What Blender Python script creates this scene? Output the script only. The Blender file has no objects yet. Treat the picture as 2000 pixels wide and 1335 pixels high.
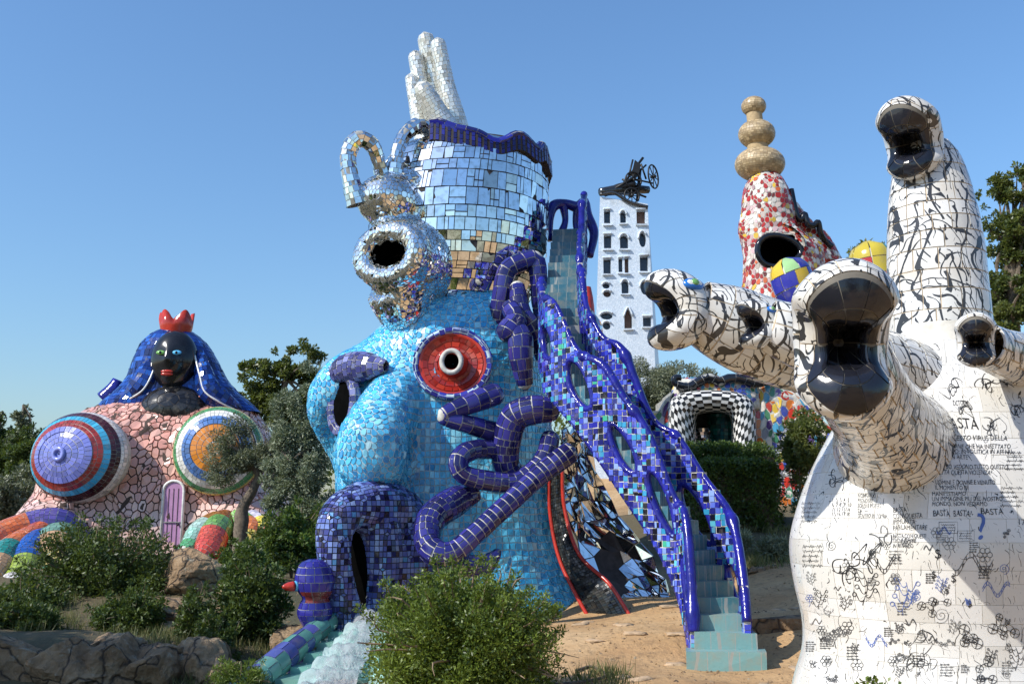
import bpy, math, random
import numpy as np
from mathutils import Vector, noise
from mathutils.bvhtree import BVHTree

# ------------------------------------------------------------------ camera, sky, sun, exposure
SC = bpy.context.scene
COL = SC.collection
FPX, CX, CY = 1944.0, 1000.0, 667.5
PITCH = math.radians(9.7)
EYE = np.array([0.0, 0.0, 1.6])
_c = bpy.data.cameras.new('camera'); CAM = bpy.data.objects.new('camera', _c); COL.objects.link(CAM)
_c.sensor_width = 36.0; _c.lens = 36.0 * FPX / 2000.0; _c.clip_end = 5000.0; _c.clip_start = 0.05
CAM.location = EYE; CAM.rotation_euler = (math.pi / 2 + PITCH, 0, 0)
SC.camera = CAM

SUN_DIR = np.array([-0.76, -0.45, 0.74]); SUN_DIR /= np.linalg.norm(SUN_DIR)     # towards the sun
SUN_EL = math.asin(SUN_DIR[2]); SUN_AZ = math.atan2(SUN_DIR[0], SUN_DIR[1])
WORLD = bpy.data.worlds.new('World'); SC.world = WORLD; WORLD.use_nodes = True
_nt = WORLD.node_tree; _nt.nodes.clear()
_sky = _nt.nodes.new('ShaderNodeTexSky'); _sky.sky_type = 'NISHITA'; _sky.sun_disc = False
_sky.sun_elevation = SUN_EL; _sky.sun_rotation = SUN_AZ; _sky.altitude = 0; _sky.air_density = 1.5
_sky.dust_density = 1.0; _sky.ozone_density = 10.0
_bg = _nt.nodes.new('ShaderNodeBackground'); _bg.inputs['Strength'].default_value = 0.15
_wo = _nt.nodes.new('ShaderNodeOutputWorld')
_nt.links.new(_sky.outputs[0], _bg.inputs[0]); _nt.links.new(_bg.outputs[0], _wo.inputs[0])
_l = bpy.data.lights.new('sun', 'SUN'); _l.energy = 4.5; _l.angle = math.radians(0.53); _l.color = (1.0, 0.95, 0.87)
SUN = bpy.data.objects.new('sun', _l); COL.objects.link(SUN)
SUN.rotation_euler = Vector(-SUN_DIR).to_track_quat('-Z', 'Y').to_euler()
SUN.location = (-20, -20, 40)
VS = SC.view_settings
SC.display_settings.display_device = 'sRGB'
VS.view_transform = 'Standard'; VS.look = 'None'; VS.exposure = 0.27; VS.gamma = 1.0; VS.use_curve_mapping = False
SC.render.engine = 'CYCLES'
SC.cycles.use_denoising = True
SC.cycles.max_bounces = 6; SC.cycles.glossy_bounces = 4; SC.cycles.diffuse_bounces = 3
SC.cycles.transparent_max_bounces = 6

# ------------------------------------------------------------------ helpers: numbers
RNG = np.random.default_rng(11)
random.seed(4)
_fw = np.array([0, math.cos(PITCH), math.sin(PITCH)]); _up = np.array([0, -math.sin(PITCH), math.cos(PITCH)]); _rt = np.array([1.0, 0, 0])

def W(px, py, Y):
    """the point of the place seen at a photo pixel, Y metres in front of the eye"""
    d = _fw + _rt * ((px - CX) / FPX) + _up * ((CY - py) / FPX)
    return EYE + d * (Y / d[1])

def project(P):
    q = np.asarray(P) - EYE
    z = q @ _fw
    return np.stack([CX + FPX * (q @ _rt) / z, CY - FPX * (q @ _up) / z, z], -1)

def ppm(Y):
    return FPX / Y                                                # photo pixels in a metre at that distance

def nrm(a):
    a = np.asarray(a, float)
    return a / np.maximum(np.linalg.norm(a, axis=-1, keepdims=True), 1e-9)

def lin(r, g, b):
    def f(c):
        c /= 255.0
        return c / 12.92 if c <= 0.04045 else ((c + 0.055) / 1.055) ** 2.4
    return (f(r), f(g), f(b))

def cr(P, t):
    """Catmull-Rom through the rows of P, t in 0..1"""
    P = np.asarray(P, float); n = len(P)
    t = np.clip(np.asarray(t, float), 0, 1) * (n - 1)
    i = np.clip(np.floor(t).astype(int), 0, n - 2); f = (t - i)[..., None]
    E = np.vstack([2 * P[0] - P[1], P, 2 * P[-1] - P[-2]])
    a, b, c, d = E[i], E[i + 1], E[i + 2], E[i + 3]
    return 0.5 * ((2 * b) + (c - a) * f + (2 * a - 5 * b + 4 * c - d) * f * f + (3 * b - a - 3 * c + d) * f ** 3)

# ------------------------------------------------------------------ helpers: objects
def tag(o, label=None, cat=None, group=None, kind=None):
    if label: o['label'] = label
    if cat: o['category'] = cat
    if group: o['group'] = group
    if kind: o['kind'] = kind
    return o

def thing(name, label, cat, loc, group=None):
    o = bpy.data.objects.new(name, None); COL.objects.link(o)
    o.location = Vector([float(v) for v in loc]); o.empty_display_size = 0.3
    return tag(o, label, cat, group)

def origin(p):
    v = np.zeros(3)
    while p is not None:
        v = v + np.array(p.location); p = p.parent
    return v

OCC_V, OCC_F = [], []                                             # what hides tiles, for choosing the ones in view
def occlude(V, F):
    n = sum(len(v) for v in OCC_V)
    OCC_V.append(np.asarray(V, float)); OCC_F.extend([tuple(i + n for i in f) for f in F])

def mesh(name, V, F, mats, smooth=False, col=None, fmat=None):
    me = bpy.data.meshes.new(name)
    V = np.asarray(V, float)
    me.from_pydata(V.tolist(), [], [list(map(int, f)) for f in F])
    for m in (mats if isinstance(mats, (list, tuple)) else [mats]): me.materials.append(m)
    if fmat is not None: me.polygons.foreach_set('material_index', np.asarray(fmat, np.int32))
    if smooth is True: me.polygons.foreach_set('use_smooth', np.ones(len(me.polygons), bool))
    elif isinstance(smooth, np.ndarray): me.polygons.foreach_set('use_smooth', smooth)
    if col is not None:
        ca = me.color_attributes.new('col', 'FLOAT_COLOR', 'POINT')
        c = np.ones((len(V), 4), np.float32); c[:, :3] = col
        ca.data.foreach_set('color', c.ravel())
    me.update()
    return me

def obj(name, V, F, mats, parent=None, smooth=False, col=None, fmat=None, loc=None, occ=False):
    """one mesh object from world-space vertices"""
    V = np.asarray(V, float)
    o0 = origin(parent)
    if parent is None:
        o0 = np.array(loc if loc is not None else [V[:, 0].mean(), V[:, 1].mean(), V[:, 2].min()], float)
    o = bpy.data.objects.new(name, mesh(name, V - o0, F, mats, smooth, col, fmat))
    COL.objects.link(o)
    if parent is not None: o.parent = parent
    else: o.location = o0
    if occ: occlude(V, F)
    return o

class MB:
    """collects shapes, builds one mesh"""
    def __init__(s): s.V, s.F, s.n, s.C = [], [], 0, []
    def add(s, V, F, c=(1, 1, 1)):
        V = np.asarray(V, float); s.V.append(V); s.F += [tuple(i + s.n for i in f) for f in F]; s.n += len(V)
        s.C.append(np.tile(np.array(c, float), (len(V), 1)))
        return s
    def box(s, c, h, R=None, col=(1, 1, 1), jit=0):
        q = np.array([[-1,-1,-1],[1,-1,-1],[1,1,-1],[-1,1,-1],[-1,-1,1],[1,-1,1],[1,1,1],[-1,1,1]], float) * h
        if jit: q = q + RNG.normal(0, jit, q.shape)
        if R is not None: q = q @ np.asarray(R)
        return s.add(q + c, [(3,2,1,0),(4,5,6,7),(0,1,5,4),(1,2,6,5),(2,3,7,6),(3,0,4,7)], col)
    def tube(s, pts, r, n=8, k=None, col=(1, 1, 1), cap=True):
        V, F = tube_mesh(pts, r, n, k, cap); return s.add(V, F, col)
    def build(s, name, mats, parent=None, smooth=False, usecol=False, **k):
        return obj(name, np.vstack(s.V), s.F, mats, parent, smooth, np.vstack(s.C) if usecol else None, **k)

def frames(pts):
    P = np.asarray(pts, float); T = nrm(np.gradient(P, axis=0))
    a = np.array([0, 0, 1.0]) if abs(T[0][2]) < 0.9 else np.array([1.0, 0, 0])
    N = np.zeros_like(P); n = nrm(a - T[0] * (a @ T[0]))
    for i in range(len(P)):
        n = n - T[i] * (n @ T[i]); n = nrm(n); N[i] = n
    return T, N, np.cross(T, N)

def tube_mesh(pts, r, n=8, k=None, cap=True):
    pts = np.asarray(pts, float)
    if k: tt = np.linspace(0, 1, k); r = np.interp(tt, np.linspace(0, 1, len(np.atleast_1d(r))), np.atleast_1d(r)); pts = cr(pts, tt)
    r = np.interp(np.linspace(0, 1, len(pts)), np.linspace(0, 1, len(np.atleast_1d(r))), np.atleast_1d(r))
    T, N, B = frames(pts)
    a = np.arange(n) * 2 * math.pi / n
    V = (pts[:, None] + r[:, None, None] * (np.cos(a)[None, :, None] * N[:, None] + np.sin(a)[None, :, None] * B[:, None])).reshape(-1, 3)
    F = [(i * n + j, i * n + (j + 1) % n, (i + 1) * n + (j + 1) % n, (i + 1) * n + j) for i in range(len(pts) - 1) for j in range(n)]
    if cap:
        F += [tuple(range(n))[::-1], tuple((len(pts) - 1) * n + j for j in range(n))]
    return V, F

# parametric surfaces: S(u, v) -> points, u round (0..1), v along (0..1)
class Surf:
    closed = True
    def grid(s, nu, nv, v0=0.0, v1=1.0):
        u = np.arange(nu + (0 if s.closed else 1)) / nu; v = np.linspace(v0, v1, nv + 1)
        U, Vv = np.meshgrid(u, v); P = s.S(U, Vv).reshape(-1, 3); m = len(u)
        F = [(i * m + j, i * m + (j + 1) % m, (i + 1) * m + (j + 1) % m, (i + 1) * m + j) for i in range(nv) for j in range(nu)]
        return P, F
    def normal(s, U, Vv):
        e = 2e-3
        v1 = np.clip(Vv + e, 0, 1); v0 = np.clip(Vv - e, 0, 1)
        a = s.S(U + e, Vv) - s.S(U - e, Vv); b = s.S(U, v1) - s.S(U, v0)
        n = nrm(np.cross(a, b))
        return n * s.sign
    sign = 1.0
    def circ(s, v):
        u = np.linspace(0, 1, 25); p = s.S(u, np.full(25, v)); return np.linalg.norm(np.diff(p, axis=0), axis=1).sum()
    def length(s):
        v = np.linspace(0, 1, 40); return np.mean([np.linalg.norm(np.diff(s.S(np.full(40, u), v), axis=0), axis=1).sum() for u in (0.0, 0.25, 0.5, 0.75)])

class Tube(Surf):
    def __init__(s, pts, r, squash=1.0, n=160):
        s.tt = np.linspace(0, 1, n); s.P = cr(pts, s.tt)
        d = np.r_[0, np.cumsum(np.linalg.norm(np.diff(s.P, axis=0), axis=1))]; d /= d[-1]
        k = np.linspace(0, 1, n); s.P = np.stack([np.interp(k, d, s.P[:, i]) for i in range(3)], 1)
        rr = cr(np.atleast_1d(r).astype(float)[:, None], s.tt)[:, 0] if len(np.atleast_1d(r)) > 1 else np.full(n, float(np.atleast_1d(r)[0]))
        s.r = np.maximum(np.interp(k, d, rr), 1e-3); s.T, s.N, s.B = frames(s.P); s.sq = squash
    def _i(s, A, v): return np.stack([np.interp(v, s.tt, A[:, i]) for i in range(3)], -1)
    def S(s, u, v):
        a = np.asarray(u) * 2 * math.pi; v = np.clip(v, 0, 1)
        r = np.interp(v, s.tt, s.r)[..., None]
        return s._i(s.P, v) + r * (np.cos(a)[..., None] * s._i(s.N, v) + s.sq * np.sin(a)[..., None] * s._i(s.B, v))

class Loft(Surf):
    """rows of (centre xyz, half width, half depth); superellipse sections in the level plane"""
    sign = 1.0
    def __init__(s, rows, p=2.4, rot=0.0, wob=0.0):
        s.R = np.array([[*c, a, b] for c, a, b in rows], float); s.p = p; s.rot = rot; s.wob = wob
    def S(s, u, v):
        q = cr(s.R, v); a = np.asarray(u) * 2 * math.pi
        c, sn = np.cos(a), np.sin(a)
        k = (np.abs(c) ** s.p + np.abs(sn) ** s.p) ** (-1 / s.p)
        if s.wob: k = k * (1 + s.wob * np.sin(a * 3 + q[..., 2] * 1.3) + s.wob * 0.7 * np.sin(a * 5 - q[..., 2] * 2.1))
        x, y = np.maximum(q[..., 3], .01) * k * c, np.maximum(q[..., 4], .01) * k * sn
        cs, ss = math.cos(s.rot), math.sin(s.rot)
        return np.stack([q[..., 0] + x * cs - y * ss, q[..., 1] + x * ss + y * cs, q[..., 2]], -1)

class Ell(Surf):
    """ellipsoid with its poles along f"""
    sign = -1.0
    def __init__(s, c, f, u, rf, rr, ru, p=1.0):
        s.c = np.asarray(c, float); s.f = nrm(f); s.u = nrm(np.asarray(u, float) - s.f * (np.asarray(u, float) @ s.f)); s.r = np.cross(s.f, s.u)
        s.rf, s.rr, s.ru = rf, rr, ru
    def S(s, u, v):
        a = np.asarray(u) * 2 * math.pi; t = (1 - np.clip(v, 0, 1)) * math.pi
        t = np.clip(t, 0.02, math.pi - 0.02)
        return s.c + np.cos(t)[..., None] * s.rf * s.f + np.sin(t)[..., None] * (np.cos(a)[..., None] * s.rr * s.r + np.sin(a)[..., None] * s.ru * s.u)

# ------------------------------------------------------------------ helpers: tiles
JOBS = []                                                          # (thing, part, name, material, [ (verts, faces, colour) ])
def tiles_grid(S, cells, gap, h, colour, m=3, tilt=0.0, keep=None):
    """one raised tile for each (u0,u1,v0,v1) cell of a parametric surface"""
    if not cells: return []
    Ca = np.array(cells, float)
    um, vm = Ca[:, :2].mean(1), Ca[:, 2:].mean(1)
    L = S.length(); vs = np.linspace(0, 1, 24); cc = np.array([S.circ(v) for v in vs]); circ = np.interp(vm, vs, cc)
    gu = np.minimum(gap / np.maximum(circ, 1e-6), (Ca[:, 1] - Ca[:, 0]) * 0.3); gv = np.minimum(gap / L, (Ca[:, 3] - Ca[:, 2]) * 0.3)
    t = np.linspace(0, 1, m + 1)
    U = (Ca[:, 0] + gu)[:, None] + t[None] * (Ca[:, 1] - Ca[:, 0] - 2 * gu)[:, None]
    V = (Ca[:, 2] + gv)[:, None] + t[None] * (Ca[:, 3] - Ca[:, 2] - 2 * gv)[:, None]
    UU = np.repeat(U[:, None, :], m + 1, 1); VV = np.repeat(V[:, :, None], m + 1, 2)
    P = S.S(UU, VV); N = S.normal(UU, VV)
    k = m + 1
    ring = [(0, j) for j in range(m)] + [(i, m) for i in range(m)] + [(m, j) for j in range(m, 0, -1)] + [(i, 0) for i in range(m, 0, -1)]
    top = [(i * k + j, i * k + j + 1, (i + 1) * k + j + 1, (i + 1) * k + j) for i in range(m) for j in range(m)]
    ri = [i * k + j for i, j in ring]; nr = len(ri)
    side = [(k * k + nr + a, k * k + a, k * k + (a + 1) % nr, k * k + nr + (a + 1) % nr) for a in range(nr)]
    flip = S.sign < 0
    if flip: F = [f[::-1] for f in top] + [f[::-1] for f in side]
    else: F = top + side
    out = []
    C0, N0 = P.reshape(len(Ca), -1, 3).mean(1), nrm(N.reshape(len(Ca), -1, 3).mean(1))
    for q in range(len(Ca)):
        if keep is not None and not keep(C0[q], um[q], vm[q]): continue
        p = P[q].reshape(-1, 3); n = N[q].reshape(-1, 3)
        off = np.full(len(p), h * (0.85 + 0.3 * RNG.random()))
        if tilt: off = off + (p - C0[q]) @ RNG.normal(0, tilt, 3)
        tp = p + n * off[:, None]; Vt = np.vstack([tp, p[ri] - n[ri] * 0.012, tp[ri]])
        out.append((Vt, F, colour(C0[q], N0[q])))
    return out

def bricks(S, th, tw, jit=0.25, v0=0.0, v1=1.0, hj=0.25, stagger=True):
    """uneven courses of tiles over a parametric surface"""
    L = S.length() * (v1 - v0); n = max(1, round(L / th))
    e = np.r_[0, np.cumsum(1 + RNG.uniform(-hj, hj, n))]; e = v0 + (v1 - v0) * e / e[-1]
    out = []
    for i in range(n):
        c = S.circ(0.5 * (e[i] + e[i + 1])); k = max(3, round(c / tw))
        w = 1 + RNG.uniform(-jit, jit, k); g = np.r_[0, np.cumsum(w)] / w.sum()
        s0 = RNG.random() if stagger else 0
        out += [(g[j] + s0, g[j + 1] + s0, e[i], e[i + 1]) for j in range(k)]
    return out

def split_cells(cells, p=0.35):
    out = []
    for u0, u1, v0, v1 in cells:
        k = RNG.random()
        if k < p * .45: m = u0 + (u1 - u0) * RNG.uniform(.3, .7); out += [(u0, m, v0, v1), (m, u1, v0, v1)]
        elif k < p * .8: m = v0 + (v1 - v0) * RNG.uniform(.35, .65); out += [(u0, u1, v0, m), (u0, u1, m, v1)]
        elif k < p:
            m = u0 + (u1 - u0) * RNG.uniform(.35, .65); q = v0 + (v1 - v0) * RNG.uniform(.35, .65)
            out += [(u0, m, v0, q), (m, u1, v0, q), (u0, m, q, v1), (m, u1, q, v1)]
        else: out.append((u0, u1, v0, v1))
    return out

def tiles_poly(V, F, gap, h, colour, tilt=0.0, keep=None):
    """one raised tile for each face of a mesh"""
    out = []
    for f in F:
        p = V[list(f)]; c = p.mean(0); k = len(p)
        n = np.zeros(3)
        for i in range(k): n += np.cross(p[i] - c, p[(i + 1) % k] - c)
        ln = np.linalg.norm(n)
        if ln < 1e-7: continue
        n /= ln
        if keep is not None and not keep(c, n): continue
        d = p - c; r = np.linalg.norm(d, axis=1, keepdims=True); d = d * (1 - np.minimum(0.45, gap / np.maximum(r, 1e-5)))
        off = np.full(k, h * (0.8 + 0.4 * RNG.random()))
        if tilt: off = off + d @ RNG.normal(0, tilt, 3)
        Vt = np.vstack([c + d * 0.97 + n * off[:, None], c + d - n * 0.02])
        out.append((Vt, [tuple(range(k))] + [(i, k + i, k + (i + 1) % k, (i + 1) % k) for i in range(k)], colour(c, n)))
    return out

def job(root, part, name, mat, tiles):
    JOBS.append((root, part, name, mat, tiles))

def join_tiles(tiles):
    V = np.vstack([t[0] for t in tiles]); F = []; n = 0; C = np.empty((len(V), 3))
    for v, f, c in tiles:
        F += [tuple(i + n for i in q) for q in f]; C[n:n + len(v)] = c; n += len(v)
    return V, F, C

def curved(F):
    """smooth face of a bowed tile, crisp sides"""
    n = len(F); s = np.zeros(n, bool)
    if n >= 12: s[:int(round(math.sqrt(n + 4) - 2)) ** 2] = True
    return s

def flush_tiles(limit=300):
    """of each thing's tiles the 300 that show largest become objects of their own, the rest one part"""
    bvh = BVHTree.FromPolygons([Vector(v) for v in np.vstack(OCC_V)], OCC_F)
    roots = []
    for j in JOBS:
        if j[0] not in roots: roots.append(j[0])
    total = 0
    for r in roots:
        js = [j for j in JOBS if j[0] is r]; rows = []
        for a, j in enumerate(js):
            for b, (V, F, c) in enumerate(j[4]):
                p = project(V); k = len(F[0])
                if p[:, 2].min() < 0.2: continue
                m = p.mean(0)
                if not (0 < m[0] < 2000 and 0 < m[1] < 1335): continue
                q = p[:, :2]; ext = q.max(0) - q.min(0)
                if ext.max() < 6: continue
                f = V[list(F[0])]; n = np.cross(f[1] - f[0], f[2] - f[0]); ctr = V.mean(0)
                face = (EYE - ctr) @ nrm(n) / np.linalg.norm(EYE - ctr)
                if face <= 0.12: continue
                rows.append((ext[0] * ext[1] * face, a, b, ctr, nrm(n)))
        rows.sort(key=lambda t: -t[0]); pick = set()
        for s, a, b, ctr, n in rows:
            if len(pick) >= limit: break
            t = ctr + n * 0.06; d = EYE - t; L = np.linalg.norm(d)
            if bvh.ray_cast(Vector(t), Vector(d / L), L)[0] is None: pick.add((a, b))
        for a, (_, part, name, mat, tl) in enumerate(js):
            par = part or r; o0 = origin(par); rest = []
            for b, t in enumerate(tl):
                if (a, b) in pick:
                    o = bpy.data.objects.new(name, mesh(name, t[0] - o0, t[1], mat, curved(t[1]), np.tile(np.array(t[2]), (len(t[0]), 1))))
                    COL.objects.link(o); o.parent = par; total += 1
                else: rest.append(t)
            if rest:
                V, F, C = join_tiles(rest)
                tag(obj('small_' + name + '_field', V, F, mat, par, np.concatenate([curved(t[1]) for t in rest]), C), kind='stuff')
    return total

def remesh(parts, size, rotz=0.0, smooth=6, rotx=0.0):
    """voxel union of closed shapes, returned as a quad mesh"""
    mb = MB()
    for V, F in parts: mb.add(V, F)
    V = np.vstack(mb.V); ca, sa = math.cos(rotz), math.sin(rotz); cb, sb = math.cos(rotx), math.sin(rotx)
    R = np.array([[ca, -sa, 0], [sa, ca, 0], [0, 0, 1]]) @ np.array([[1, 0, 0], [0, cb, -sb], [0, sb, cb]])
    me = bpy.data.meshes.new('tmp'); me.from_pydata((V @ R).tolist(), [], mb.F)
    o = bpy.data.objects.new('tmp', me); COL.objects.link(o)
    m = o.modifiers.new('r', 'REMESH'); m.mode = 'VOXEL'; m.voxel_size = size
    if smooth:
        s = o.modifiers.new('s', 'SMOOTH'); s.factor = 0.5; s.iterations = smooth
    dg = bpy.context.evaluated_depsgraph_get(); e = o.evaluated_get(dg); em = e.to_mesh()
    A = np.empty(len(em.vertices) * 3); em.vertices.foreach_get('co', A); A = A.reshape(-1, 3) @ R.T
    F = [tuple(p.vertices) for p in em.polygons]
    e.to_mesh_clear(); bpy.data.objects.remove(o); bpy.data.meshes.remove(me)
    return A, F

def crackle(V, F, jit=0.0):
    """crazy paving: the dual of a randomly triangulated mesh"""
    tri = []
    for f in F:
        if len(f) == 4:
            if RNG.random() < 0.5: tri += [(f[0], f[1], f[2]), (f[0], f[2], f[3])]
            else: tri += [(f[0], f[1], f[3]), (f[1], f[2], f[3])]
        else: tri += [tuple(f)]
    T = np.array(tri); C = V[T].mean(1)
    nt = np.cross(V[T[:, 1]] - V[T[:, 0]], V[T[:, 2]] - V[T[:, 0]])
    adj = [[] for _ in range(len(V))]
    for i, t in enumerate(tri):
        for k in t: adj[k].append(i)
    out_p, out_f = [], []; n = 0
    for k in range(len(V)):
        a = adj[k]
        if len(a) < 3: continue
        nn = nrm(nt[a].sum(0)); x = nrm(np.cross(nn, [0.31, 0.52, 0.79])); y = np.cross(nn, x)
        d = C[a] - V[k]; o = np.argsort(np.arctan2(d @ y, d @ x))
        out_p.append(C[a][o]); out_f.append(tuple(range(n, n + len(a)))); n += len(a)
    return np.vstack(out_p), out_f

def decim_quads(V, F): return V, F

def palette(cols, w=None, vary=0.12):
    cols = np.array(cols, float); w = None if w is None else np.array(w, float) / np.sum(w)
    def f(c, n):
        k = cols[RNG.choice(len(cols), p=w)]
        return np.clip(k * (1 + RNG.normal(0, vary)) , 0.004, 0.95)
    return f

# ------------------------------------------------------------------ materials
class NT:
    def __init__(s, name):
        s.m = bpy.data.materials.new(name); s.m.use_nodes = True; s.t = s.m.node_tree; s.t.nodes.clear()
        s.out = s.n('ShaderNodeOutputMaterial'); s.b = s.n('ShaderNodeBsdfPrincipled'); s.l(s.b.outputs[0], s.out.inputs[0])
    def n(s, k, **kw):
        x = s.t.nodes.new(k)
        for a, v in kw.items(): setattr(x, a, v)
        return x
    def l(s, a, b): s.t.links.new(a, b)
    def set(s, **kw):
        for k, v in kw.items():
            k = k.replace('_', ' ')
            s.b.inputs[k].default_value = (*v, 1) if isinstance(v, tuple) and len(v) == 3 else v
        return s
    def coord(s, scale=1.0, kind='Object'):
        c = s.n('ShaderNodeTexCoord'); m = s.n('ShaderNodeMapping'); m.inputs['Scale'].default_value = (scale,) * 3
        s.l(c.outputs[kind], m.inputs[0]); return m.outputs[0]
    def pos(s):
        return s.n('ShaderNodeNewGeometry').outputs['Position']
    def noise(s, vec, scale, detail=4, rough=0.55, dist=0.0):
        x = s.n('ShaderNodeTexNoise'); x.inputs['Scale'].default_value = scale; x.inputs['Detail'].default_value = detail
        x.inputs['Roughness'].default_value = rough; x.inputs['Distortion'].default_value = dist; s.l(vec, x.inputs['Vector']); return x.outputs['Fac']
    def ramp(s, fac, *st):
        r = s.n('ShaderNodeValToRGB'); e = r.color_ramp.elements
        while len(e) < len(st): e.new(0.5)
        for q, (p, c) in zip(e, st): q.position = p; q.color = (*c, 1)
        s.l(fac, r.inputs[0]); return r.outputs[0]
    def math(s, op, a, b=None, c=None, clamp=False):
        x = s.n('ShaderNodeMath', operation=op); x.use_clamp = clamp
        for i, q in enumerate((a, b, c)):
            if q is None: continue
            if isinstance(q, (int, float)): x.inputs[i].default_value = q
            else: s.l(q, x.inputs[i])
        return x.outputs[0]
    def mix(s, fac, a, b, mode='MIX'):
        x = s.n('ShaderNodeMix', data_type='RGBA', blend_type=mode)
        for i, q in ((0, fac), (6, a), (7, b)):
            if isinstance(q, (int, float)): x.inputs[i].default_value = q
            elif isinstance(q, tuple): x.inputs[i].default_value = (*q, 1)
            else: s.l(q, x.inputs[i])
        return x.outputs[2]
    def bump(s, h, strength=0.3, dist=0.02):
        x = s.n('ShaderNodeBump'); x.inputs['Strength'].default_value = strength; x.inputs['Distance'].default_value = dist
        s.l(h, x.inputs['Height']); s.l(x.outputs[0], s.b.inputs['Normal']); return x
    def attr(s, name='col'):
        return s.n('ShaderNodeAttribute', attribute_name=name).outputs['Color']

def glaze(name, rough=0.14, dirt=0.35, dirtcol=(0.30, 0.26, 0.20), bump=0.15, scale=6.0):
    """glazed ceramic: the tile's own colour, pooled glaze, dust in patches"""
    t = NT(name); p = t.pos(); n = t.noise(p, scale, 5); n2 = t.noise(p, scale * 5, 3)
    c = t.mix(t.math('MULTIPLY', n2, 0.5), t.attr(), (0.85, 0.85, 0.85), 'MULTIPLY')
    d = t.math('MULTIPLY', t.math('SMOOTHSTEP' if False else 'SUBTRACT', n, 0.52, clamp=True), dirt * 4, clamp=True)
    c = t.mix(d, c, dirtcol)
    t.l(c, t.b.inputs['Base Color'])
    r = t.math('ADD', t.math('MULTIPLY', n, 0.16), rough - 0.06)
    t.l(r, t.b.inputs['Roughness']); t.bump(n2, bump, 0.01)
    return t.m

def plain(name, col, rough=0.5, metal=0.0, var=0.2, scale=8.0, bump=0.2, bd=0.01, **kw):
    t = NT(name); p = t.pos(); n = t.noise(p, scale, 6)
    lo = tuple(max(0, c * (1 - var)) for c in col); hi = tuple(min(1, c * (1 + var)) for c in col)
    t.l(t.ramp(n, (0.3, lo), (0.7, hi)), t.b.inputs['Base Color'])
    t.set(Roughness=rough, Metallic=metal, **kw); t.bump(t.noise(p, scale * 4, 4), bump, bd)
    return t.m

def mirror_mat(name):
    t = NT(name); p = t.pos()
    n = t.noise(p, 9, 4)
    c = t.mix(t.math('MULTIPLY', t.math('SUBTRACT', n, 0.49, clamp=True), 2.8, clamp=True), t.attr(), (0.42, 0.40, 0.34))
    t.l(c, t.b.inputs['Base Color']); t.set(Metallic=1.0)
    t.l(t.math('ADD', t.math('MULTIPLY', n, 0.10), -0.01), t.b.inputs['Roughness'])
    t.bump(t.noise(p, 5, 2), 0.05, 0.02)
    return t.m

def leaf_mat(name, a, b, rough=0.45, trans=0.35):
    t = NT(name); t.set(Roughness=rough)
    c = t.mix(t.attr('col'), a, b) if False else None
    at = t.attr('col'); sp = t.n('ShaderNodeSeparateColor'); t.l(at, sp.inputs[0])
    c = t.mix(sp.outputs[0], a, b)
    t.l(c, t.b.inputs['Base Color'])
    tr = t.n('ShaderNodeBsdfTranslucent'); t.l(t.mix(0.35, c, (0.30, 0.38, 0.03)), tr.inputs[0])
    mx = t.n('ShaderNodeMixShader'); mx.inputs[0].default_value = trans
    t.l(t.b.outputs[0], mx.inputs[1]); t.l(tr.outputs[0], mx.inputs[2]); t.l(mx.outputs[0], t.out.inputs[0])
    return t.m

def ink_glaze(name, scale=3.2, width=0.07, amount=0.47, stain=2.2):
    """white glaze with loose black brush strokes; black where the tile itself is black"""
    t = NT(name); p = t.pos()
    def strokes(sc, dist, off, gate, w, rings=False):
        m = t.n('ShaderNodeMapping'); m.inputs['Location'].default_value = (off, off * 1.7, -off); m.inputs['Rotation'].default_value = (off, off * .6, off * 1.3); t.l(p, m.inputs[0])
        x = t.n('ShaderNodeTexWave'); x.wave_type = 'RINGS' if rings else 'BANDS'; x.wave_profile = 'SIN'
        x.inputs['Scale'].default_value = sc; x.inputs['Distortion'].default_value = dist; x.inputs['Detail'].default_value = .6; x.inputs['Detail Scale'].default_value = 1.15
        t.l(m.outputs[0], x.inputs['Vector'])
        th = t.math('SUBTRACT', 1.0, t.math('MULTIPLY', t.math('SUBTRACT', t.noise(m.outputs[0], sc * 2.2, 1), 0.22, clamp=True), w))
        on = t.math('GREATER_THAN', x.outputs['Fac'], th)
        return t.math('MULTIPLY', on, t.math('GREATER_THAN', t.noise(m.outputs[0], sc * 1.5, 1.0), gate))
    ink = t.math('MAXIMUM', strokes(scale, 9.0, 0.0, amount, width * 4), strokes(scale * 1.35, 13.0, 2.3, amount + .03, width * 3, True))
    ink = t.math('MAXIMUM', ink, strokes(scale * 2.1, 10.0, 5.1, amount + .06, width * 3.4))
    n = t.noise(p, 2.2, 5); crack = t.noise(p, 26, 4)
    c = t.mix(t.math('MULTIPLY', t.math('SUBTRACT', n, 0.52, clamp=True), stain, clamp=True), t.attr(), (0.52, 0.40, 0.25))
    sp = t.n('ShaderNodeSeparateColor'); t.l(t.attr(), sp.inputs[0])
    on = t.math('GREATER_THAN', sp.outputs[0], 0.4)
    c = t.mix(t.math('MULTIPLY', t.math('MULTIPLY', ink, on), 0.95), c, (0.010, 0.010, 0.012))
    t.l(c, t.b.inputs['Base Color']); t.l(t.math('ADD', t.math('MULTIPLY', n, 0.15), 0.05), t.b.inputs['Roughness'])
    t.bump(crack, 0.12, 0.01)
    return t.m

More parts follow.
